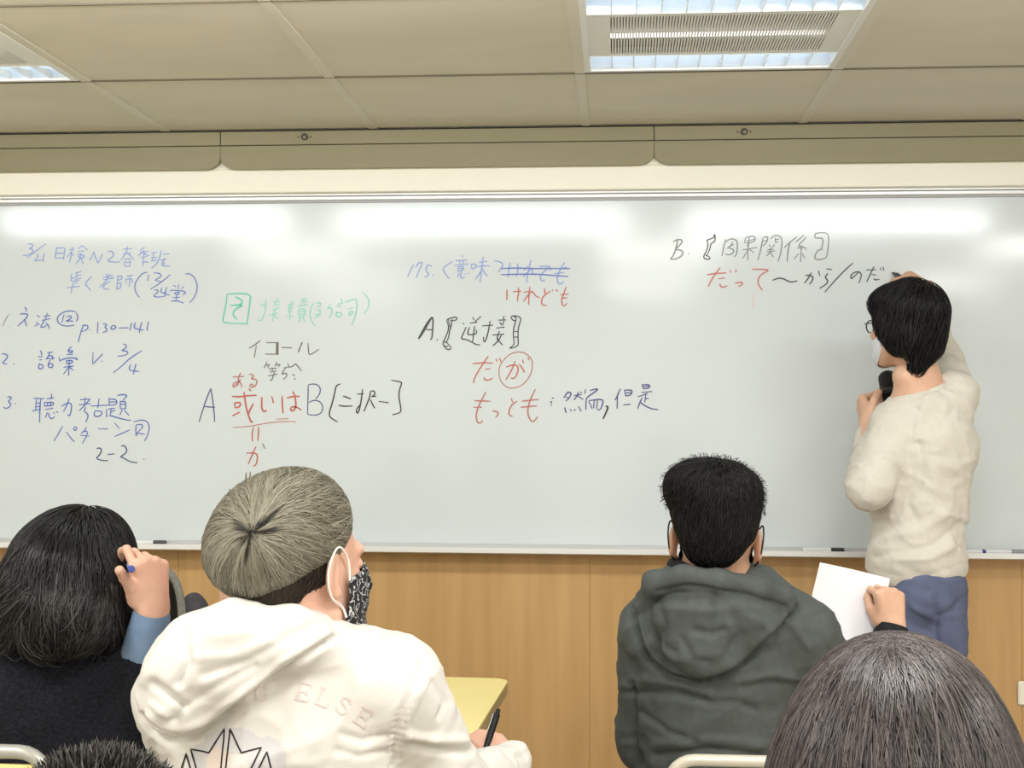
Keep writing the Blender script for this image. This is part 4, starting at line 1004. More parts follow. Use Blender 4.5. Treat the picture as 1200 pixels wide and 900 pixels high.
# ---------------------------------------------------------------- student in the grey hooded jacket
def grey_student():
    hip = W(848, 900, 2.62); hip = A_(hip[0], 2.64, .52)
    root = person('seated person with short black hair in dark grey hooded jacket holding up a white sheet', (hip[0], hip[1], 0))
    R = Rypr(7, -2, 2); t = W(839, 627, 2.55); sc_ = 1.0
    f, Ph, Fh = build_head(root, R, t, sc_, m_skin, neck=W(843, 690, 2.555))
    wr = W(1046, 738, 2.755)
    hr = place_hand(wr, (-.08, .10, 1), (.25, -1, .10), .84, curls=[(74, 80, 40), (80, 82, 40), (86, 80, 40), (88, 78, 40)], thumb=(14, 40, 20, 25))
    el_l, wl = W(752, 868, 2.68), W(800, 850, 2.90)
    hl = place_hand(wl, (.7, .75, -.05), (-.1, .1, 1), .98, curl=(25, 30, 20))
    shl, shr, er = W(762, 740, 2.57), W(940, 742, 2.57), W(1004, 842, 2.63)
    c = core(t, hip+A_(0, 0, .08), shl, shr); c.chain([shl, el_l, wl], [.038, .034, .024], k=.02).chain([shr, er, wr], [.038, .034, .024], k=.02)
    for d in (-1, 1): c.chain([hip+A_(d*.08, 0, 0), hip+A_(d*.10, .40, .0), A_(hip[0]+d*.1, hip[1]+.43, .1)], [.05, .034, .018], k=.02)
    P, F = join((Ph, Fh), mesh_sdf(hr, .0022), mesh_sdf(hl, .003), mesh_sdf(c, .011)); mobj('body', P, F, m_skin, root)
    add_eyes(root, R, t, sc_)
    mk = mask_part(root, R, t, sc_, mat('black_mask_cloth', (.012, .012, .013), .8), mat('black_elastic', (.01, .01, .01), .7), .006)
    m_jk = cloth('charcoal_grey_softshell', (.082, .092, .088), (.070, .079, .075), 60, .72, .12, 500)
    s = S()
    s.cap(W(800, 706, 2.56), W(765, 738, 2.57), .070, .060, k=.05).cap(W(880, 706, 2.56), W(936, 742, 2.57), .070, .062, k=.05)
    s.ell(W(848, 770, 2.585), (.150, .105, .120), k=.05).ell(W(843, 840, 2.60), (.150, .112, .130), k=.05).ell(W(845, 925, 2.62), (.155, .120, .140), k=.05)
    s.cap(shl, el_l, .058, .050, k=.030).cap(el_l, W(792, 853, 2.86), .050, .038, k=.02)
    s.cap(shr, er, .060, .052, k=.030).cap(er, W(1040, 762, 2.735), .050, .036, k=.02)
    # hood lying on the back
    s.ell(W(838, 726, 2.485), (.112, .050, .066), k=.022).ell(W(822, 762, 2.475), (.066, .036, .042), k=.025)
    s.chain([W(756, 708, 2.53), W(768, 684, 2.49), W(800, 677, 2.465), (W(840, 682, 2.455)), W(885, 690, 2.47), W(915, 700, 2.51), W(928, 712, 2.55)], [.018, .020, .019, .018, .018, .017, .014], k=.014)
    sm = seams([([(742, 712), (748, 745), (760, 775), (785, 793), (812, 799), (842, 793), (872, 776), (905, 745), (934, 712)], -.014, 3.4),
                ([(748, 708), (755, 745), (768, 770), (790, 786), (814, 790), (842, 784), (870, 768), (900, 740), (926, 712)], .007, 4.5),
                ([(770, 692), (800, 687), (840, 692), (885, 700), (920, 710)], -.0045, 2.4),
                ([(835, 697), (836, 720), (832, 742)], -.0055, 3.2), ([(815, 738), (832, 744), (848, 738)], -.006, 4),
                ([(772, 705), (778, 735), (774, 755), (790, 765)], -.007, 5), ([(800, 748), (812, 772), (830, 775)], -.005, 4), ([(855, 715), (868, 745), (852, 765)], -.006, 6),
                ([(752, 722), (764, 758), (786, 778)], -.005, 4), ([(876, 722), (893, 730), (900, 738)], .004, 5),
                ([(728, 805), (760, 796), (800, 803), (830, 812)], .006, 5), ([(740, 812), (790, 812), (825, 822)], -.007, 4), ([(870, 806), (900, 800), (940, 802)], -.006, 4), ([(862, 798), (905, 790), (945, 795)], .005, 4),
                ([(830, 824), (865, 822), (885, 832)], -.006, 4), ([(750, 835), (780, 856), (815, 868)], -.006, 4), ([(770, 884), (830, 878), (890, 884)], -.008, 4), ([(765, 874), (830, 866), (890, 872)], .005, 5),
                ([(742, 800), (743, 850), (750, 895)], -.010, 3), ([(955, 722), (962, 748), (975, 770)], -.004, 3), ([(948, 760), (930, 735), (915, 722)], .004, 4),
                ([(730, 760), (745, 785), (748, 800)], -.006, 5)], s)
    P, F = mesh_sdf(s, .0052, clip=(A_(-9, -9, .60), A_(9, 9, 9)), disp=both(sm, folds(.007, 9, (1, 0, .3), .6, 11), folds(.0025, 24, (1, 0, .5), .6, 2)))
    jk = mobj('hooded_jacket', P, F, m_jk, root)
    # black cuff and inner collar
    m_blk = cloth('black_knit', (.010, .010, .011), (.016, .016, .017), 80)
    MB().tube([W(1041, 757, 2.743), W(1044, 745, 2.750), W(1046, 734, 2.756)], [.036, .036, .031], 20).build('cuff', m_blk, root, smooth=True)
    nc = W(843, 676, 2.55); dd = []
    for a in np.linspace(0, 2*math.pi, 40, endpoint=False):
        d = A_(math.cos(a), math.sin(a), .05-.16*math.cos(a)); dd.append(d/np.linalg.norm(d))
    nb = on_surface(f, nc, np.array(dd), .16)+np.array(dd)*.010
    MB().tube(list(nb)+[nb[0]], .015, 12).build('inner_collar', m_blk, root, smooth=True)
    legs_seated(root, hip, m=cloth('dark_jeans', (.02, .025, .04), (.03, .035, .05)))
    # hair: flat-topped with tapered nape
    h = S(); h.ell((-.006, -.012, .082), (.090, .098, .062), k=.03).ell((0, -.026, .030), (.078, .086, .075), k=.03)
    h.ell((-.004, -.060, -.020), (.046, .038, .040), k=.03).ell((0, .05, .078), (.072, .055, .045), k=.03).ell((-.045, -.02, .095), (.045, .06, .034), k=.03)
    h.ell((0, .135, -.045), (.075, .080, .080), k=.012, neg=True)
    for x in (-1, 1): h.ell((x*.100, .010, -.045), (.040, .040, .058), k=.014, neg=True)
    hw = h.moved(R, t, sc_); P, F = mesh_sdf(hw, .004, disp=lambda P: .004*vn(P*70)-.002); hb = mobj('hair', P, F, m_hairbase, root)
    c0 = R@A_(0, -.015, .03)+t; D = fib(9000); roots = on_surface(hw, c0, D); loc = (roots-t)@R
    keep = ~((loc[:, 1] > .05) & (loc[:, 2] < .04)) & (loc[:, 2] > -.066)
    roots = roots[keep]; loc = loc[keep]; wh = R@A_(.012, -.045, .15)+t
    strands('strands', hw, roots, (roots-wh)+grad(hw, roots)*.03, np.clip(.020+.20*(loc[:, 2]-.0), .007, .032), m_hairblack, hb, 6, .00065, (-.002, .002), 5, gravity=.05, stray=.6, surf=.7)
    fr = roots[(loc[:, 2] > .05)][::5]
    strands('stray_strands', hw, fr, (fr-wh)*.4+grad(hw, fr)*.06+np.random.default_rng(2).normal(0, .02, (len(fr), 3)), .022, m_hairblack, hb, 5, .0004, (.0, .002), 6, gravity=.02, stray=2.0, surf=.2)
grey_student()

# ---------------------------------------------------------------- student with ash blond hair, white jacket
def blond_student():
    hip = A_(W(345, 900, 1.98)[0], 2.0, .52)
    root = person('seated person with ash blond bowl cut and white hooded jacket with printed star', (hip[0], hip[1], 0))
    R = Rypr(36, -6, -4); t = W(350, 660, 1.985); sc_ = 1.06
    f, Ph, Fh = build_head(root, R, t, sc_, m_skin2, neck=W(362, 745, 1.985), h=.003)
    wr = W(598, 899, 2.37)
    hr = place_hand(wr, (-.62, .70, .42), (.30, -.35, .90), .98, curls=[(55, 60, 30), (62, 62, 35), (68, 62, 35), (72, 60, 35)], thumb=(30, 20, 25, 25))
    wl = W(276, 752, 2.10)
    hl = place_hand(wl, (-.10, -.05, 1), (-.8, -.5, .1), .98, curls=[(25, 40, 30), (30, 45, 30), (35, 45, 30), (40, 45, 30)], left=True)
    shl, shr = W(215, 822, 1.985), W(462, 800, 1.985)
    el, er = W(226, 945, 2.20), W(532, 938, 2.10)
    c = core(t, hip+A_(0, 0, .08), shl, shr); c.chain([shl, el, wl], [.038, .034, .024], k=.02).chain([shr, er, wr], [.038, .034, .024], k=.02)
    for d in (-1, 1): c.chain([hip+A_(d*.08, 0, 0), hip+A_(d*.10, .40, .0), A_(hip[0]+d*.1, hip[1]+.43, .1)], [.05, .034, .018], k=.02)
    P, F = join((Ph, Fh), mesh_sdf(hr, .0021), mesh_sdf(hl, .0024), mesh_sdf(c, .010)); mobj('body', P, F, m_skin2, root)
    add_eyes(root, R, t, sc_)
    # patterned mask: black cloth with pale line work
    mm = mat('black_patterned_mask', (.01, .01, .012), .7); nt = mm.node_tree; b = nt.nodes['Principled BSDF']
    tc = nt.nodes.new('ShaderNodeTexCoord'); w = nt.nodes.new('ShaderNodeTexWave'); w.inputs['Scale'].default_value = 38; w.inputs['Distortion'].default_value = 16; w.inputs['Detail'].default_value = 2; w.inputs['Detail Scale'].default_value = 1.6
    cr_ = nt.nodes.new('ShaderNodeValToRGB'); cr_.color_ramp.elements[0].position = .86; cr_.color_ramp.elements[1].position = .93
    cr_.color_ramp.elements[0].color = (.008, .008, .01, 1); cr_.color_ramp.elements[1].color = (.5, .5, .5, 1)
    nt.links.new(tc.outputs['Object'], w.inputs['Vector']); nt.links.new(w.outputs['Fac'], cr_.inputs[0]); nt.links.new(cr_.outputs[0], b.inputs['Base Color'])
    mask_part(root, R, t, sc_*1.02, mm, mat('white_ear_elastic', (.85, .84, .80), .7), .013)
    m_wj = cloth('white_nylon_jacket', (.79, .765, .72), (.76, .735, .685), 12, .62, .06, 200)
    s = S()
    s.cap(W(370, 782, 1.985), shr, .076, .064, k=.05).cap(W(300, 792, 1.985), shl, .078, .066, k=.05)
    s.ell(W(335, 850, 1.99), (.178, .115, .135), k=.05).ell(W(335, 960, 2.0), (.180, .128, .190), k=.05)
    s.cap(shr, er, .066, .060, k=.035).cap(er, W(590, 903, 2.31), .060, .045, k=.025)
    s.ell(W(601, 892, 2.335), (.030, .034, .030), k=.015)
    s.cap(shl, el, .064, .056, k=.03).cap(el, W(268, 800, 2.13), .056, .040, k=.02)
    # hood: a heavy roll from the right of the neck down to the left shoulder
    s.chain([W(390, 757, 1.93), W(340, 748, 1.885), W(275, 748, 1.87), W(228, 756, 1.875), W(205, 788, 1.865), W(194, 820, 1.87)], [.030, .040, .044, .036, .038, .034], k=.03)
    s.ell(W(255, 785, 1.862), (.066, .040, .048), rot('y', 28), k=.03).ell(W(208, 822, 1.868), (.046, .036, .040), k=.025).cap(W(225, 828, 1.865), W(335, 758, 1.875), .028, .028, k=.02)
    s.cap(W(300, 725, 1.90), W(365, 732, 1.93), .018, .018, k=.02)
    sm = seams([([(168, 838), (178, 856), (200, 866), (226, 864), (258, 845), (292, 820), (340, 783), (392, 748)], -.012, 3.2),
                ([(175, 835), (190, 852), (212, 856), (235, 848), (285, 811), (335, 772), (385, 740)], .006, 4),
                ([(216, 735), (218, 755), (222, 775), (210, 800)], -.008, 5), ([(205, 740), (190, 762), (172, 800)], .005, 5),
                ([(240, 790), (290, 775), (340, 745), (380, 728)], -.004, 5), ([(215, 830), (250, 805), (300, 780)], -.004, 4), ([(182, 800), (200, 815), (214, 828), (205, 845)], -.008, 5),
                ([(250, 745), (300, 738), (350, 728)], .003, 6), ([(230, 770), (270, 768), (320, 750)], .003, 5), ([(178, 825), (196, 838)], .005, 4),
                ([(492, 778), (482, 805), (470, 830), (462, 855), (458, 900)], -.004, 2.0), ([(500, 790), (488, 815), (476, 845), (472, 880)], .003, 4),
                ([(478, 860), (510, 866), (545, 868)], .007, 5), ([(478, 872), (520, 880), (548, 882)], -.007, 4), ([(505, 800), (520, 822), (512, 838)], -.005, 4),
                ([(400, 860), (425, 868), (452, 860)], -.004, 4), ([(395, 880), (420, 886), (450, 880)], -.004, 4), ([(430, 765), (450, 762), (470, 772)], .004, 6),
                ([(400, 745), (430, 752), (445, 745)], -.004, 5),
                ([(160, 862), (172, 890)], -.006, 4), ([(180, 870), (188, 898)], -.005, 4), ([(585, 880), (600, 890), (615, 884)], -.006, 4), ([(575, 890), (592, 900)], -.006, 4)], s)
    pk = lambda P: -.0012*np.clip(1-np.abs(pxpoly_dist(P, [(495, 776), (485, 805), (473, 830), (465, 855), (461, 900)])-5)/6, 0, 1)*np.sin(px_of(P)[1]*.85)
    P, F = mesh_sdf(s, .0046, clip=(A_(-9, -9, .60), A_(9, 9, 9)), disp=both(sm, pk, folds(.008, 8, (.6, 0, .7), .7, 21), folds(.003, 22, (.6, 0, .7), .6, 5)))
    jk = mobj('hooded_jacket', P, F, m_wj, root)
    hit = decal_setup(jk)
    m_line = mat('black_print', (.012, .01, .014), .6); m_pink = mat('faded_pink_print', (.75, .63, .60), .7); m_cld = mat('pale_grey_lilac_print', (.66, .64, .65), .7); m_pch = mat('pale_peach_print', (.78, .665, .59), .7)
    inc = lambda x, y: ((x-272)/34)**2+((y-868)/17)**2 < 1 or ((x-313)/24)**2+((y-888)/26)**2 < 1 or ((x-240)/18)**2+((y-890)/22)**2 < 1
    decal_fill(hit, inc, 205, 345, 845, 900, 2.5, 'cloud_print', m_cld, jk)
    decal_fill(hit, lambda x, y: ((x-256)/16)**2+((y-893)/20)**2 < 1, 235, 280, 866, 912, 2.5, 'peach_print', m_pch, jk, .0008)
    decal_line(hit, [[(232, 905), (224, 878), (245, 882), (263.5, 854), (259, 905)], [(264.5, 905), (270, 854), (283, 882), (306.5, 876), (292, 905)],
                     [(212, 905), (218.5, 883), (225, 905)], [(301, 905), (313, 881), (319, 905)]], 1.9, 'star_outline', m_line, jk)
    def letter(cx, cy, a, segs, k=1.0):
        L = []
        ca, sa = math.cos(math.radians(a)), math.sin(math.radians(a))
        for sg in segs: L.append([(cx+k*(x*ca-y*sa), cy+k*(x*sa+y*ca)) for x, y in sg])
        decal_line(hit, L, 2.2, 'letter', m_pink, jk)
    Es = [[(-5, -10), (-5, 10)], [(-8, -10), (7, -10), (7, -6)], [(-5, 0), (4, 0)], [(4, -3), (4, 3)], [(-8, 10), (8, 10), (8, 6)]]
    Ls = [[(-4, -10), (-4, 10)], [(-7, -10), (-1, -10)], [(-7, 10), (8, 10), (8, 5)]]
    Ss = [[(6, -5), (5, -9), (0, -10), (-5, -8), (-5, -4), (0, -1), (5, 2), (6, 6), (2, 10), (-4, 9), (-7, 5)]]
    Gs = [[(7, -5), (4, -9), (0, -10), (-6, -7), (-8, 0), (-6, 7), (0, 10), (6, 8), (6, 2)], [(2, 2), (9, 2)]]
    letter(306, 813, -4, Gs, .85); letter(356, 811, 14, Es); letter(379, 817, 22, Ls); letter(403, 827, 28, Ss); letter(426, 840, 34, Es)
    legs_seated(root, hip, m=cloth('black_trousers', (.015, .015, .017), (.025, .025, .027)))
    # hair
    hw = S(); hw.ell(W(325, 622, 1.955), (.100, .112, .086), rot('y', -30), k=.03).ell(W(358, 612, 1.99), (.058, .100, .064), k=.04).ell(W(302, 652, 1.95), (.066, .09, .056), k=.04)
    hw.ell(W(392, 700, 1.99), (.060, .16, .062), rot('y', 0), k=.010, neg=True)
    m_hb = mat('ash_hair_base', (.15, .135, .095), .6, spec=.2)
    P, F = mesh_sdf(hw, .0035); hb = mobj('hair', P, F, m_hb, root)
    und = S().ell((0, -.022, .01), (.078, .089, .070), k=.02).ell((0, -.060, -.045), (.055, .034, .038), k=.025); und.ell((0, .10, -.02), (.11, .10, .16), k=.01, neg=True)
    for x in (-1, 1): und.ell((x*.088, .004, -.02), (.018, .020, .030), k=.01, neg=True)
    uw = und.moved(R, t, sc_); P, F = mesh_sdf(uw, .004); ub = mobj('undercut', P, F, mat('dark_undercut', (.022, .016, .011), .7, spec=.2), root)
    d3 = fib(1600); r3 = on_surface(uw, t, d3); r3 = r3[(f(r3) > .001) & (r3[:, 2] > t[2]-.045)]; strands('strands', uw, r3, np.tile(A_(0, 0, -1.0), (len(r3), 1)), .012, hair_mat('undercut_hair', [(.012, .009, .007), (.05, .036, .025)], .5), ub, 3, .0007, (-.001, .002), 9, surf=.8)
    c0 = W(326, 632, 1.96)
    whd = W(295, 625, 1.955)-c0; whd = W(295, 624, 1.84)
    wh = on_surface(hw, c0, np.array([(whd-c0)/np.linalg.norm(whd-c0)]))[0]
    m_h = hair_mat('ash_blond_hair', [(.085, .077, .055), (.17, .155, .115), (.26, .24, .18), (.34, .32, .25), (.45, .425, .35)], .38, spec=.35)
    nt = m_h.node_tree; b = nt.nodes['Principled BSDF']; src = b.inputs['Base Color'].links[0].from_socket
    at = nt.nodes.new('ShaderNodeAttribute'); at.attribute_name = 'dark'; mx = nt.nodes.new('ShaderNodeMix'); mx.data_type = 'RGBA'; mx.inputs[7].default_value = (.012, .009, .007, 1)
    nt.links.new(at.outputs['Fac'], mx.inputs[0]); nt.links.new(src, mx.inputs[6]); nt.links.new(mx.outputs[2], b.inputs['Base Color'])
    # a first fan from the whorl, then rows further out
    rng = np.random.default_rng(4); D = fib(15000); roots = on_surface(hw, c0, D)
    g0 = grad(hw, roots); dist = np.linalg.norm(roots-wh, axis=1)
    keep = (rng.uniform(0, 1, len(roots)) < np.clip(1.25-dist*5, .35, 1)) & (roots[:, 1] < 2.06)
    roots = roots[keep]; dist = dist[keep]
    def mk(name, rt, ln, seed, lift):
        # locks: neighbouring strands share a shade and a slight turn
        key = np.floor(np.arctan2((rt-wh)@CU, (rt-wh)@CR)*11+3*vn(rt*40)).astype(int)
        rg = np.random.default_rng(seed); tone = rg.uniform(0, 1, 400)[(key*7+13) % 400]
        dr = rt-wh; tw = np.cross(grad(hw, rt), dr)*.28
        o = strands(name, hw, rt, dr+tw, ln, m_h, hb, 10, .00062, lift, seed, gravity=.10, stray=.12, wave=.02, surf=1.0,
                    shade=lambda P0, r_: np.clip(.12+.62*tone+r_.uniform(-.12, .20, len(P0)), 0, 1), stop=lambda q: (q[:, 2] < W(300, 706, 1.9)[2]) , tip=.2)
        co = np.empty(len(o.data.vertices)*3, np.float32); o.data.vertices.foreach_get('co', co); co = co.reshape(-1, 3)
        dd = np.linalg.norm(co-wh, axis=1)+.008*(vn(co*120)-.5); th = np.arctan2((co-wh)@CU, (co-wh)@CR)
        ray = np.clip(np.sin(2.5*th+.6)*.5+np.sin(7*th+1.3)*.35+np.sin(13*th)*.3, 0, 1)+.9*np.exp(-((th-.75)/.12)**2)
        attr_color(o, 'dark', np.clip((.013+.034*ray-dd)/.009, 0, 1)*.97)
        return o
    mk('strands', roots, .085, 31, (-.0015, .0035))
    fan = np.random.default_rng(8).normal(0, 1, (2200, 3))*.010+wh
    mk('strands', fan, .13, 33, (.0, .0045))
    # pen
    a, b_ = W(583.0, 835, 2.39), W(573.5, 864, 2.36); d = (a-b_)/np.linalg.norm(a-b_)
    pn = tag(empty('pen', a), 'black click pen held upright above the yellow table edge', 'pen')
    MB().tube([b_-d*.04, b_-d*.03, b_, a-d*.004], [.001, .0045, .0062, .0062], 14).build('barrel', m_black, pn, smooth=True)
    MB().tube([a-d*.004, a+d*.006], [.0042, .0038], 12).build('push_button', m_black, pn, smooth=True)
    MB().box(-.0012, .0012, -.0016, .0004, -.034, 0).build('clip', m_black, pn) if False else MB().tube([a-d*.002+CR*-.0062, a-d*.034+CR*-.0062-CF*.001], .0013, 6).build('clip', mat('steel_clip', (.5, .5, .5), .3, .8), pn, smooth=True)
blond_student()

# ---------------------------------------------------------------- woman in black fleece, head on hand
def fleece_woman():
    hip = A_(W(30, 800, 2.15)[0], 2.16, .52)
    root = person('seated person with long black hair in black fleece coat resting head on one hand', (hip[0], hip[1], 0))
    R = Rypr(-8, -16, 8); t = W(88, 676, 2.14); sc_ = .95
    f, Ph, Fh = build_head(root, R, t, sc_, m_skin2, neck=W(72, 762, 2.12), h=.005)
    wr = W(179, 713, 2.06)
    hr = place_hand(wr, (-.06, -.12, 1), (.68, -.72, .02), .83, curls=[(44, 62, 40), (74, 88, 50), (82, 90, 50), (88, 90, 50)], thumb=(24, -30, -10, 0))
    shl, shr = W(-45, 770, 2.13), W(112, 776, 2.13); er = W(150, 868, 2.13); el = W(-60, 880, 2.3); wl = W(20, 870, 2.5)
    c = core(t, hip+A_(0, 0, .08), shl, shr); c.chain([shr, er, wr], [.034, .026, .019], k=.015).chain([shl, el, wl], [.036, .032, .022], k=.02)
    hl = place_hand(wl, (.8, .6, -.05), (0, 0, 1), .9, curl=(25, 30, 20), left=True)
    for d in (-1, 1): c.chain([hip+A_(d*.08, 0, 0), hip+A_(d*.10, .40, .0), A_(hip[0]+d*.1, hip[1]+.43, .1)], [.05, .034, .018], k=.02)
    P, F = join((Ph, Fh), mesh_sdf(hr, .0021), mesh_sdf(hl, .003), mesh_sdf(c, .011)); mobj('body', P, F, m_skin2, root)
    m_fl = cloth('black_fleece_pile', (.006, .007, .010), (.016, .018, .026), 220, 1.0, .9, 240, sheen=.03)
    s = S()
    s.cap(W(30, 772, 2.13), shr, .085, .070, k=.05).cap(W(30, 772, 2.13), shl, .09, .078, k=.05)
    s.ell(W(38, 820, 2.14), (.165, .115, .125), k=.05).ell(W(40, 900, 2.15), (.185, .125, .14), k=.05)
    s.cap(shr, er, .068, .060, k=.03).cap(er, er+(wr-er)*.60, .058, .042, k=.02).cap(shl, el, .07, .06, k=.03).cap(el, W(8, 872, 2.46), .055, .04, k=.02)
    P, F = mesh_sdf(s, .007, clip=(A_(-9, -9, .60), A_(9, 9, 9)), disp=folds(.008, 10, (.2, 0, 1), .8, 5))
    mobj('coat', P, F, m_fl, root)
    m_cf = cloth('blue_shirt_cuff', (.19, .28, .42), (.15, .23, .36), 30, .8, .1, 300)
    MB().tube([er+(wr-er)*q_ for q_ in (.54, .66, .80, .96, .985)], [.0375, .037, .034, .0290, .026], 24).build('shirt_cuff', m_cf, root, smooth=True)
    # long hair: cap and hanging masses
    hw = S(); hw.ell(W(86, 666, 2.12), (.088, .108, .099), k=.03).ell(W(116, 655, 2.13), (.044, .08, .070), k=.03)
    hw.chain([W(62, 672, 2.07), W(38, 705, 2.045), W(10, 735, 2.03)], [.066, .052, .030], k=.04)
    hw.chain([W(88, 690, 2.06), W(80, 722, 2.03), W(66, 748, 2.02)], [.070, .052, .026], k=.04).chain([W(118, 690, 2.10), W(122, 728, 2.08), W(128, 752, 2.08)], [.045, .030, .014], k=.03)
    hb_m = mat('black_hair_base_long', (.006, .0055, .0055), .6, spec=.15)
    P, F = mesh_sdf(hw, .005, disp=lambda P: .005*vn(P*np.array([40, 40, 12])+3)-.003); hb = mobj('hair', P, F, hb_m, root)
    D = fib(7000); c0 = W(84, 664, 2.11); rt = on_surface(hw, c0, D); pk = W(104, 596, 2.13)
    rt = rt[(rt[:, 2] > W(80, 750, 2.1)[2]) & (rt[:, 1] < 2.17)]
    lowx = W(70, 700, 2.1)[0]
    m_lh = hair_mat('long_black_hair', [(.004, .004, .004), (.009, .0085, .0085), (.018, .0165, .0165), (.07, .066, .062)], .33, spec=.3)
    key = np.floor(vn(rt*np.array([55., 30, 10]))*9).astype(int)
    def sh(P0, r_): return np.clip(.35*r_.uniform(0, 1, len(P0))**1.5+.33*((key*37 % 11)/11.)+.25*(P0[:, 0] < lowx)*r_.uniform(0, 1, len(P0)), 0, 1)  # strands left of lowx greyer: gloss highlights put into their colour
    dr = rt-pk; dr[:, 2] -= .05; dr[:, 0] -= .035*np.clip((c0[0]+.05-rt[:, 0])*14, 0, 1.5)
    strands('strands', hw, rt, dr, .15, m_lh, hb, 14, .00085, (-.002, .005), 12, gravity=.34, stray=.5, wave=.10, shade=sh, surf=.93)
    # loose locks that hang over the coat
    rg = np.random.default_rng(3); rr = []; dd = []
    for (x0, y0, x1, y1, n) in ((60, 690, 18, 752, 200), (45, 700, -8, 722, 160), (88, 700, 62, 752, 220), (82, 690, 80, 745, 140), (100, 700, 52, 748, 120), (122, 690, 136, 742, 160), (40, 655, -20, 700, 160)):
        a, b = W(x0, y0, 2.045), W(x1, y1, 2.02)
        q = a+rg.normal(0, .0055, (n, 3)); rr.append(q); dd.append(np.tile(b-a, (n, 1))+rg.normal(0, .004, (n, 3)))
    rr = np.vstack(rr); dd = np.vstack(dd)
    strands('loose_locks', hw, rr, dd, .10, m_lh, hb, 9, .0008, (.001, .007), 22, gravity=.10, stray=.6, wave=.08, surf=.35, shade=lambda P0, r_: r_.uniform(.3, 1.0, len(P0)))
    legs_seated(root, hip, m=cloth('black_jeans', (.012, .012, .014), (.02, .02, .022)))
    a, b_ = W(154, 667, 1.985), W(151, 662, 2.08); d = (a-b_)/np.linalg.norm(a-b_)
    pn = tag(empty('pen', a), 'pen with blue end between the fingers of the person in black fleece', 'pen')
    MB().tube([b_, a-d*.012], [.004, .0046], 12).build('barrel', mat('clear_blue_barrel', (.35, .42, .65), .3), pn, smooth=True)
    MB().tube([a-d*.012, a, a+d*.002], [.0054, .0054, .004], 12).build('end_cap', mat('blue_cap', (.05, .08, .35), .3), pn, smooth=True)
fleece_woman()

# ---------------------------------------------------------------- person in the near right foreground: long straight dark hair
def near_person(label, px, topy, Y, style):
    hz = .52; hip = A_(W(px, 800, Y)[0], Y+.04, hz)
    root = person(label, (hip[0], hip[1], 0))
    r_top = .130
    t = W(px, topy, Y); t = A_(t[0], Y, t[2]-r_top+(0 if style == 'long' else -.004))
    R = Rypr(-3 if style == 'long' else 4, -10, 0); sc_ = .98
    f, Ph, Fh = build_head(root, R, t, sc_, m_skin, h=.006)
    shl, shr = t+A_(-.17, .0, -.27), t+A_(.17, .0, -.27); el, er = shl+A_(-.04, .12, -.26), shr+A_(.04, .12, -.26); wl, wr = el+A_(.1, .24, .02), er+A_(-.1, .24, .02)
    c = core(t, hip+A_(0, 0, .05), shl, shr); c.chain([shr, er, wr], [.036, .032, .022], k=.02).chain([shl, el, wl], [.036, .032, .022], k=.02)
    for d in (-1, 1): c.chain([hip+A_(d*.08, 0, 0), hip+A_(d*.10, .40, .0), A_(hip[0]+d*.1, hip[1]+.43, .1)], [.05, .034, .018], k=.02)
    h1, h2 = place_hand(wl, (.5, .85, -.1), (0, 0, 1), .95, curl=(25, 30, 20), left=True), place_hand(wr, (-.5, .85, -.1), (0, 0, 1), .95, curl=(25, 30, 20))
    P, F = join((Ph, Fh), mesh_sdf(c, .012), mesh_sdf(h1, .0035), mesh_sdf(h2, .0035)); mobj('body', P, F, m_skin, root)
    add_eyes(root, R, t, sc_)
    s = S().cap(t+A_(-.05, 0, -.22), shl, .07, .062, k=.05).cap(t+A_(.05, 0, -.22), shr, .07, .062, k=.05).ell(t+A_(0, .01, -.36), (.16, .11, .16), k=.05)
    s.ell((hip[0], hip[1], .66), (.16, .12, .16), k=.06)
    for a, b, w in ((shl, el, wl), (shr, er, wr)): s.chain([a, b, b+(w-b)*.93], [.060, .052, .036], k=.03)
    P, F = mesh_sdf(s, .010, clip=(A_(-9, -9, .56), A_(9, 9, 9)), disp=folds(.006, 9, (0, 0, 1), .8, 4))
    mobj('sweater', P, F, cloth('dark_sweater', (.05, .045, .05), (.035, .03, .035)), root)
    legs_seated(root, hip, m=cloth('navy_trousers', (.02, .022, .035), (.028, .03, .045)))
    return root, R, t, sc_
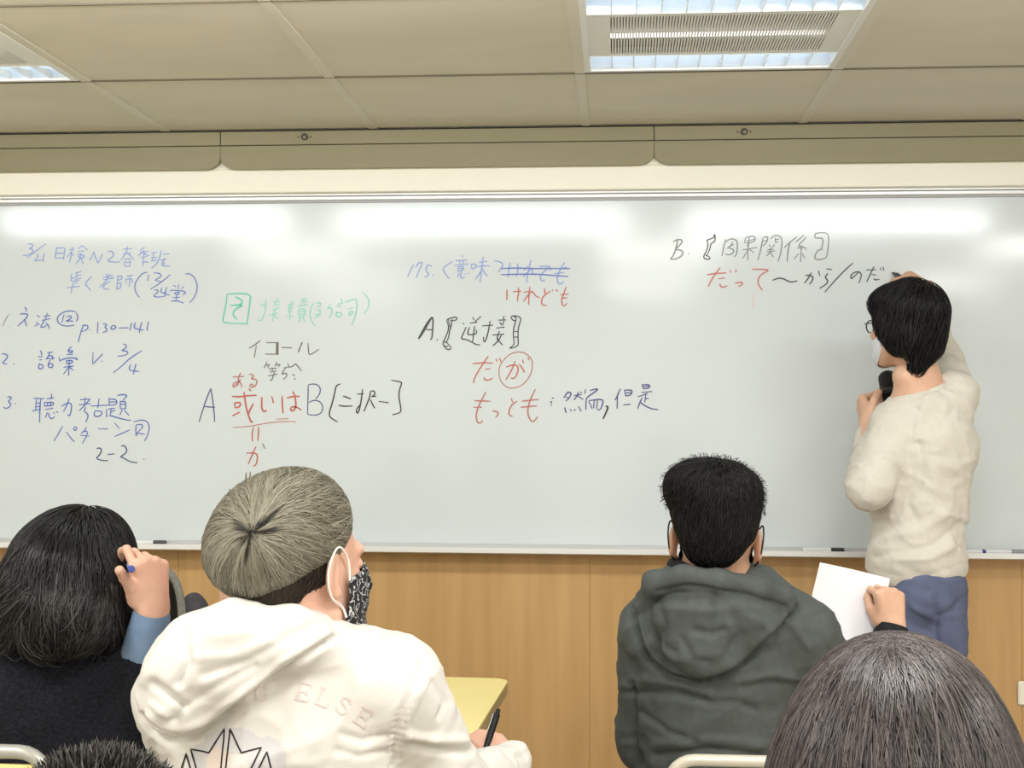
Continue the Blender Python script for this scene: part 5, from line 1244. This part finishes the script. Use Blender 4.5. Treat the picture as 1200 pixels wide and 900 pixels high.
def long_hair_person():
    root, R, t, sc_ = near_person('person in right foreground with long straight dark brown hair seen from behind', 1047, 741, 1.20, 'long')
    P0 = lambda x, y, Y: W(x, y, Y)
    hw = S(); hw.ell(t+A_(.002, -.008, .024), (.094, .106, .104), k=.03).ell(t+A_(-.002, -.012, -.025), (.106, .108, .085), k=.05)
    hw.ell(t+A_(.018, -.02, -.13), (.124, .105, .12), k=.06).ell(t+A_(.02, -.03, -.30), (.135, .085, .12), k=.06)
    m_b = mat('dark_brown_hair_base', (.012, .009, .009), .55, spec=.2)
    P, F = mesh_sdf(hw, .006); hb = mobj('hair', P, F, m_b, root)
    pk = W(1042, 741, 1.19); part = W(1010, 760, 1.12)
    rg = np.random.default_rng(6); D = fib(12000); c0 = t+A_(0, -.01, .0); rt = on_surface(hw, c0, D)
    keep = (rt[:, 2] > t[2]-.12) & (rt[:, 1] < t[1]+.06); rt = rt[keep]
    m_l = hair_mat('dark_brown_long_hair', [(.008, .006, .006), (.028, .022, .021), (.060, .049, .047), (.12, .10, .097), (.22, .195, .19)], .34, spec=.5)  # paler tones put the grey-brown sheen into the strand colours
    ang = np.arctan2(rt[:, 0]-pk[0], -(rt[:, 1]-pk[1])+.02)
    lock = rg.uniform(0, 1, 500)[(np.floor(ang*26+2*vn(rt*30)).astype(int)*13+70) % 500]
    def sh(Pq, r_): return np.clip(.22+.40*(lock-.3)+r_.uniform(-.2, .3, len(Pq)), 0, 1)
    dr = rt-pk; dr[:, 2] -= .02
    strands('strands', hw, rt, dr, .22, m_l, hb, 16, .00052, (-.001, .003), 14, gravity=.30, stray=.28, shade=sh, surf=1.0)
    fan = pk+rg.normal(0, 1, (2600, 3))*np.array([.016, .02, .004]); an = rg.uniform(-math.pi, math.pi, 2600)
    dr = np.stack([np.sin(an), -np.cos(an)*.8, -.2*np.ones(2600)], 1); lock = rg.uniform(0, 1, 500)[(np.floor(an*30).astype(int)*13+200) % 500]
    strands('strands', hw, fan, dr, .30, m_l, hb, 20, .00052, (.0, .0035), 15, gravity=.22, stray=.3, shade=sh, surf=1.0)
long_hair_person()
def spiky_person():
    root, R, t, sc_ = near_person('person at bottom left edge showing only the spiky crown of short black hair', 116, 868, 1.20, 'short')
    hw = S(); hw.ell(t+A_(0, -.012, .025), (.084, .101, .093), k=.02).ell(t+A_(0, -.07, -.04), (.055, .035, .05), k=.03); hw.ell(t+A_(0, .13, -.05), (.075, .075, .08), k=.01, neg=True)
    P, F = mesh_sdf(hw, .006); hb = mobj('hair', P, F, m_hairbase, root)
    rt = on_surface(hw, t+A_(0, -.01, .02), fib(6000)); rt = rt[(rt[:, 2] > t[2]-.06) & ~((rt[:, 1] > t[1]+.05) & (rt[:, 2] < t[2]+.04))]
    m_s = hair_mat('spiky_black_hair', [(.006, .006, .006), (.018, .017, .016), (.06, .055, .05), (.16, .15, .14)], .4, spec=.4)
    rg = np.random.default_rng(40); g = grad(hw, rt); lk = np.floor(vn(rt*70)*14).astype(int); jit = rg.normal(0, .16, (60, 3))[lk]
    dr = g*.75+A_(0, -.10, .75)+jit
    strands('strands', hw, rt, dr, .019, m_s, hb, 6, .00055, (-.003, .001), 17, gravity=.03, stray=.35, surf=0.0)
spiky_person()
# ================================================================ furniture and small things
m_ytop = mat('yellow_laminate', (.86, .72, .27), .35); noisy(m_ytop, (.88, .735, .28), (.84, .70, .255), 6, detail=3)
m_edge = mat('tan_table_edge', (.48, .36, .17), .5)
m_steel = mat('grey_painted_steel', (.42, .41, .37), .35, .3)
m_beige = mat('beige_painted_steel', (.62, .58, .48), .35, .1)
def table():
    zt = .742; th = .028
    a, b, c_, d = (-.243, 3.10), (-.272, 2.46), (-2.15, 2.52), (-2.12, 3.16)
    r = tag(empty('table', (-1.2, 2.8, 0)), 'long yellow laminate table with tan edge in front of the students', 'table')
    MB().prism(rounded([a, d, c_, b], [.045, .03, .03, .045], 8), 'z', zt-.004, zt).build('table_top', m_ytop, r, smooth=False)
    MB().prism(rounded([a, d, c_, b], [.045, .03, .03, .045], 8), 'z', zt-th, zt-.0042).build('edge_band', m_edge, r)
    for x in (-.36, -2.03):
        for y in (2.58, 3.02): MB().tube([(x, y, zt-th), (x, y, .015)], .015, 12).build('leg', m_steel, r, smooth=True)
        MB().tube([(x, 2.58, .12), (x, 3.02, .12)], .010, 10).build('stretcher', m_steel, r, smooth=True)
    MB().box(-2.02, -.37, 2.98, 2.995, zt-th-.26, zt-th).build('modesty_panel', m_steel, r)
table()
def chair(x, y, rail_z, w, label, m, panel=True, name_w=None):
    """tubular school chair: seat, back panel in a bent tube, four legs; (x, y) = middle of the back rail"""
    r = tag(empty('chair', (x, y+.22, 0)), label, 'chair', 'students\' tubular chairs')
    h = w/2; rz = rail_z-.0105; R_ = .045
    arch = [(x-h, y+.045, .44), (x-h, y+.02, .60), (x-h, y, rz-R_)]+[(x-h+R_*(1-math.cos(a)), y, rz-R_+R_*math.sin(a)) for a in np.linspace(.25, math.pi/2, 6)]
    arch += [(x+h-R_*(1-math.cos(a)), y, rz-R_+R_*math.sin(a)) for a in np.linspace(math.pi/2, .25, 6)]+[(x+h, y, rz-R_), (x+h, y+.02, .60), (x+h, y+.045, .44)]
    MB().tube(arch, .0105, 14).build('back_rail', m, r, smooth=True)
    if panel: MB().box(x-h+.013, x+h-.013, y-.004, y+.006, rz-.19, rz-.018, bev=.003).build('back_panel', m_ytop, r)
    MB().prism(rounded([(x-h, y+.05), (x+h, y+.05), (x+h-.01, y+.44), (x-h+.01, y+.44)], .04), 'z', .425, .44).build('seat', m_ytop, r)
    for sx in (-1, 1):
        MB().tube([(x+sx*(h-.01), y+.07, .425), (x+sx*(h+.01), y-.01, .012)], .011, 10).build('leg', m, r, smooth=True)
        MB().tube([(x+sx*(h-.02), y+.40, .425), (x+sx*(h-.0), y+.45, .012)], .011, 10).build('leg', m, r, smooth=True)
    return r
c = W(-92, 881, 1.90); chair(c[0], 1.90, W(0, 872, 1.90)[2], .385, 'chair with grey tube back rail and yellow panel at left behind the black fleece', m_steel)
c = W(920, 892, 2.36); chair(c[0], 2.36, W(860, 884.5, 2.36)[2], .40, 'chair with beige tube back rail behind the grey hooded jacket', m_beige, panel=False)
c = W(345, 900, 1.80); chair(c[0], 1.76, .78, .40, 'chair carrying the person in the white jacket', m_beige)
c = W(1047, 900, 1.2); chair(c[0], .98, .78, .40, 'chair of the long haired person in right foreground', m_beige)
c = W(116, 900, 1.2); chair(c[0], .98, .78, .40, 'chair of the spiky haired person at bottom left', m_steel)

# sheet of paper in the raised hand
def paper():
    tl, tr, br, bl = W(961, 659, 2.80), W(1043, 678, 2.79), W(1022, 790, 2.76), W(938, 760, 2.77)
    V = []; F = []; n = 14
    for i in range(n+1):
        for j in range(n+1):
            u, v = i/n, j/n; p = (tl*(1-u)+tr*u)*(1-v)+(bl*(1-u)+br*u)*v
            V.append(p+A_(0, .012*math.sin(math.pi*u)+.006*math.sin(v*3), 0))
    V += [p+A_(0, .0006, 0) for p in V]; m = (n+1)**2
    F = [(i*(n+1)+j, (i+1)*(n+1)+j, (i+1)*(n+1)+j+1, i*(n+1)+j+1) for i in range(n) for j in range(n)]
    F += [tuple(x+m for x in f)[::-1] for f in F]
    o = mobj('sheet_of_paper', V, F, mat('white_paper', (.86, .84, .87), .8))
    tag(o, 'blank white sheet held up by the person in the grey jacket', 'paper')
paper()

# grey backpack on the table behind the black-fleeced person's hand
def backpack():
    Y = 2.86; m_g = cloth('grey_canvas', (.20, .20, .18), (.15, .15, .135), 120, .9, .4, 500); m_k = cloth('black_mesh', (.008, .008, .008), (.014, .014, .014), 200)
    z0 = .744
    r = tag(empty('backpack', W(188, 700, Y)*A_(1, 1, 0)+A_(0, 0, z0)), 'grey canvas backpack with black mesh panel standing behind the raised hand', 'backpack')
    top = W(180, 664, Y); x = top[0]; h = top[2]-z0
    s = S().ell((x-.045, Y+.03, z0+h*.48), (.105, .075, h*.54), k=.03).ell((x-.05, Y+.02, z0+.06), (.11, .085, .07), k=.03)
    P, F = mesh_sdf(s, .007); P[:, 2] = np.maximum(P[:, 2], z0); mobj('body', P, F, m_g, r)
    arc = [W(150, 668, Y-.06), W(170, 661, Y-.06), W(190, 665, Y-.06), W(205, 680, Y-.06), W(212, 705, Y-.06), W(213, 735, Y-.06)]
    MB().tube(cr(arc, 6), .0085, 12).build('piping', m_g, r, smooth=True)
    q = S().ell(W(200, 706, Y-.02), (.020, .03, .062), k=.02); P, F = mesh_sdf(q, .005); mobj('side_mesh', P, F, m_k, r)
    r2 = tag(empty('pouch', W(226, 730, Y+.02)*A_(1, 1, 0)+A_(0, 0, z0)), 'dark grey rounded pouch beside the backpack, half hidden by white hood', 'pouch')
    c = W(222, 728, Y+.06); s = S().ell((c[0]+.0, Y+.09, z0+.05), (.055, .055, W(225, 694, Y+.09)[2]-z0-.05), k=.02); P, F = mesh_sdf(s, .006)
    P[:, 2] = np.maximum(P[:, 2], z0); mobj('body', P, F, cloth('dark_purple_grey', (.07, .065, .075), (.05, .047, .055)), r2)
    MB().tube(cr([(c[0]-.05, Y+.04, z0+.10), (c[0], Y+.03, z0+.145), (c[0]+.05, Y+.04, z0+.10)], 6), .003, 8).build('zip', m_k, r2, smooth=True)
    b = W(146, 712, 2.66); r3 = tag(empty('bottle', (b[0], 2.66, z0)), 'slim dark bottle with cream cap on the table beside the blue cuff', 'bottle')
    zc = b[2]; x, y = b[0], 2.66
    MB().tube([(x, y, z0), (x, y, z0+.004), (x, y, zc-.055), (x, y, zc-.030), (x, y, zc-.020)], [.028, .031, .031, .022, .016], 24).build('bottle_body', mat('smoked_bottle', (.06, .055, .05), .25), r3, smooth=True)
    MB().tube([(x, y, zc-.020), (x, y, zc-.019), (x, y, zc-.001), (x, y, zc)], [.015, .0185, .0185, .017], 24).build('cap', mat('cream_cap', (.72, .66, .48), .5), r3, smooth=True)
backpack()
# pale socket on the wood wall at the right edge
p = W(1204, 812, YW)
r = tag(empty('wall_socket', (p[0], YW, p[2])), 'cream wall socket low on the wood panelling at right edge', 'socket')
MB().box(p[0]-.028, p[0]+.05, YW-.010, YW-.0002, p[2]-.034, p[2]+.034, bev=.004).build('plate', m_cream, r)
for dz in (-.012, .012): MB().box(p[0]+.006, p[0]+.012, YW-.0108, YW-.0098, p[2]+dz-.005, p[2]+dz+.005).build('slot', m_dark, r)
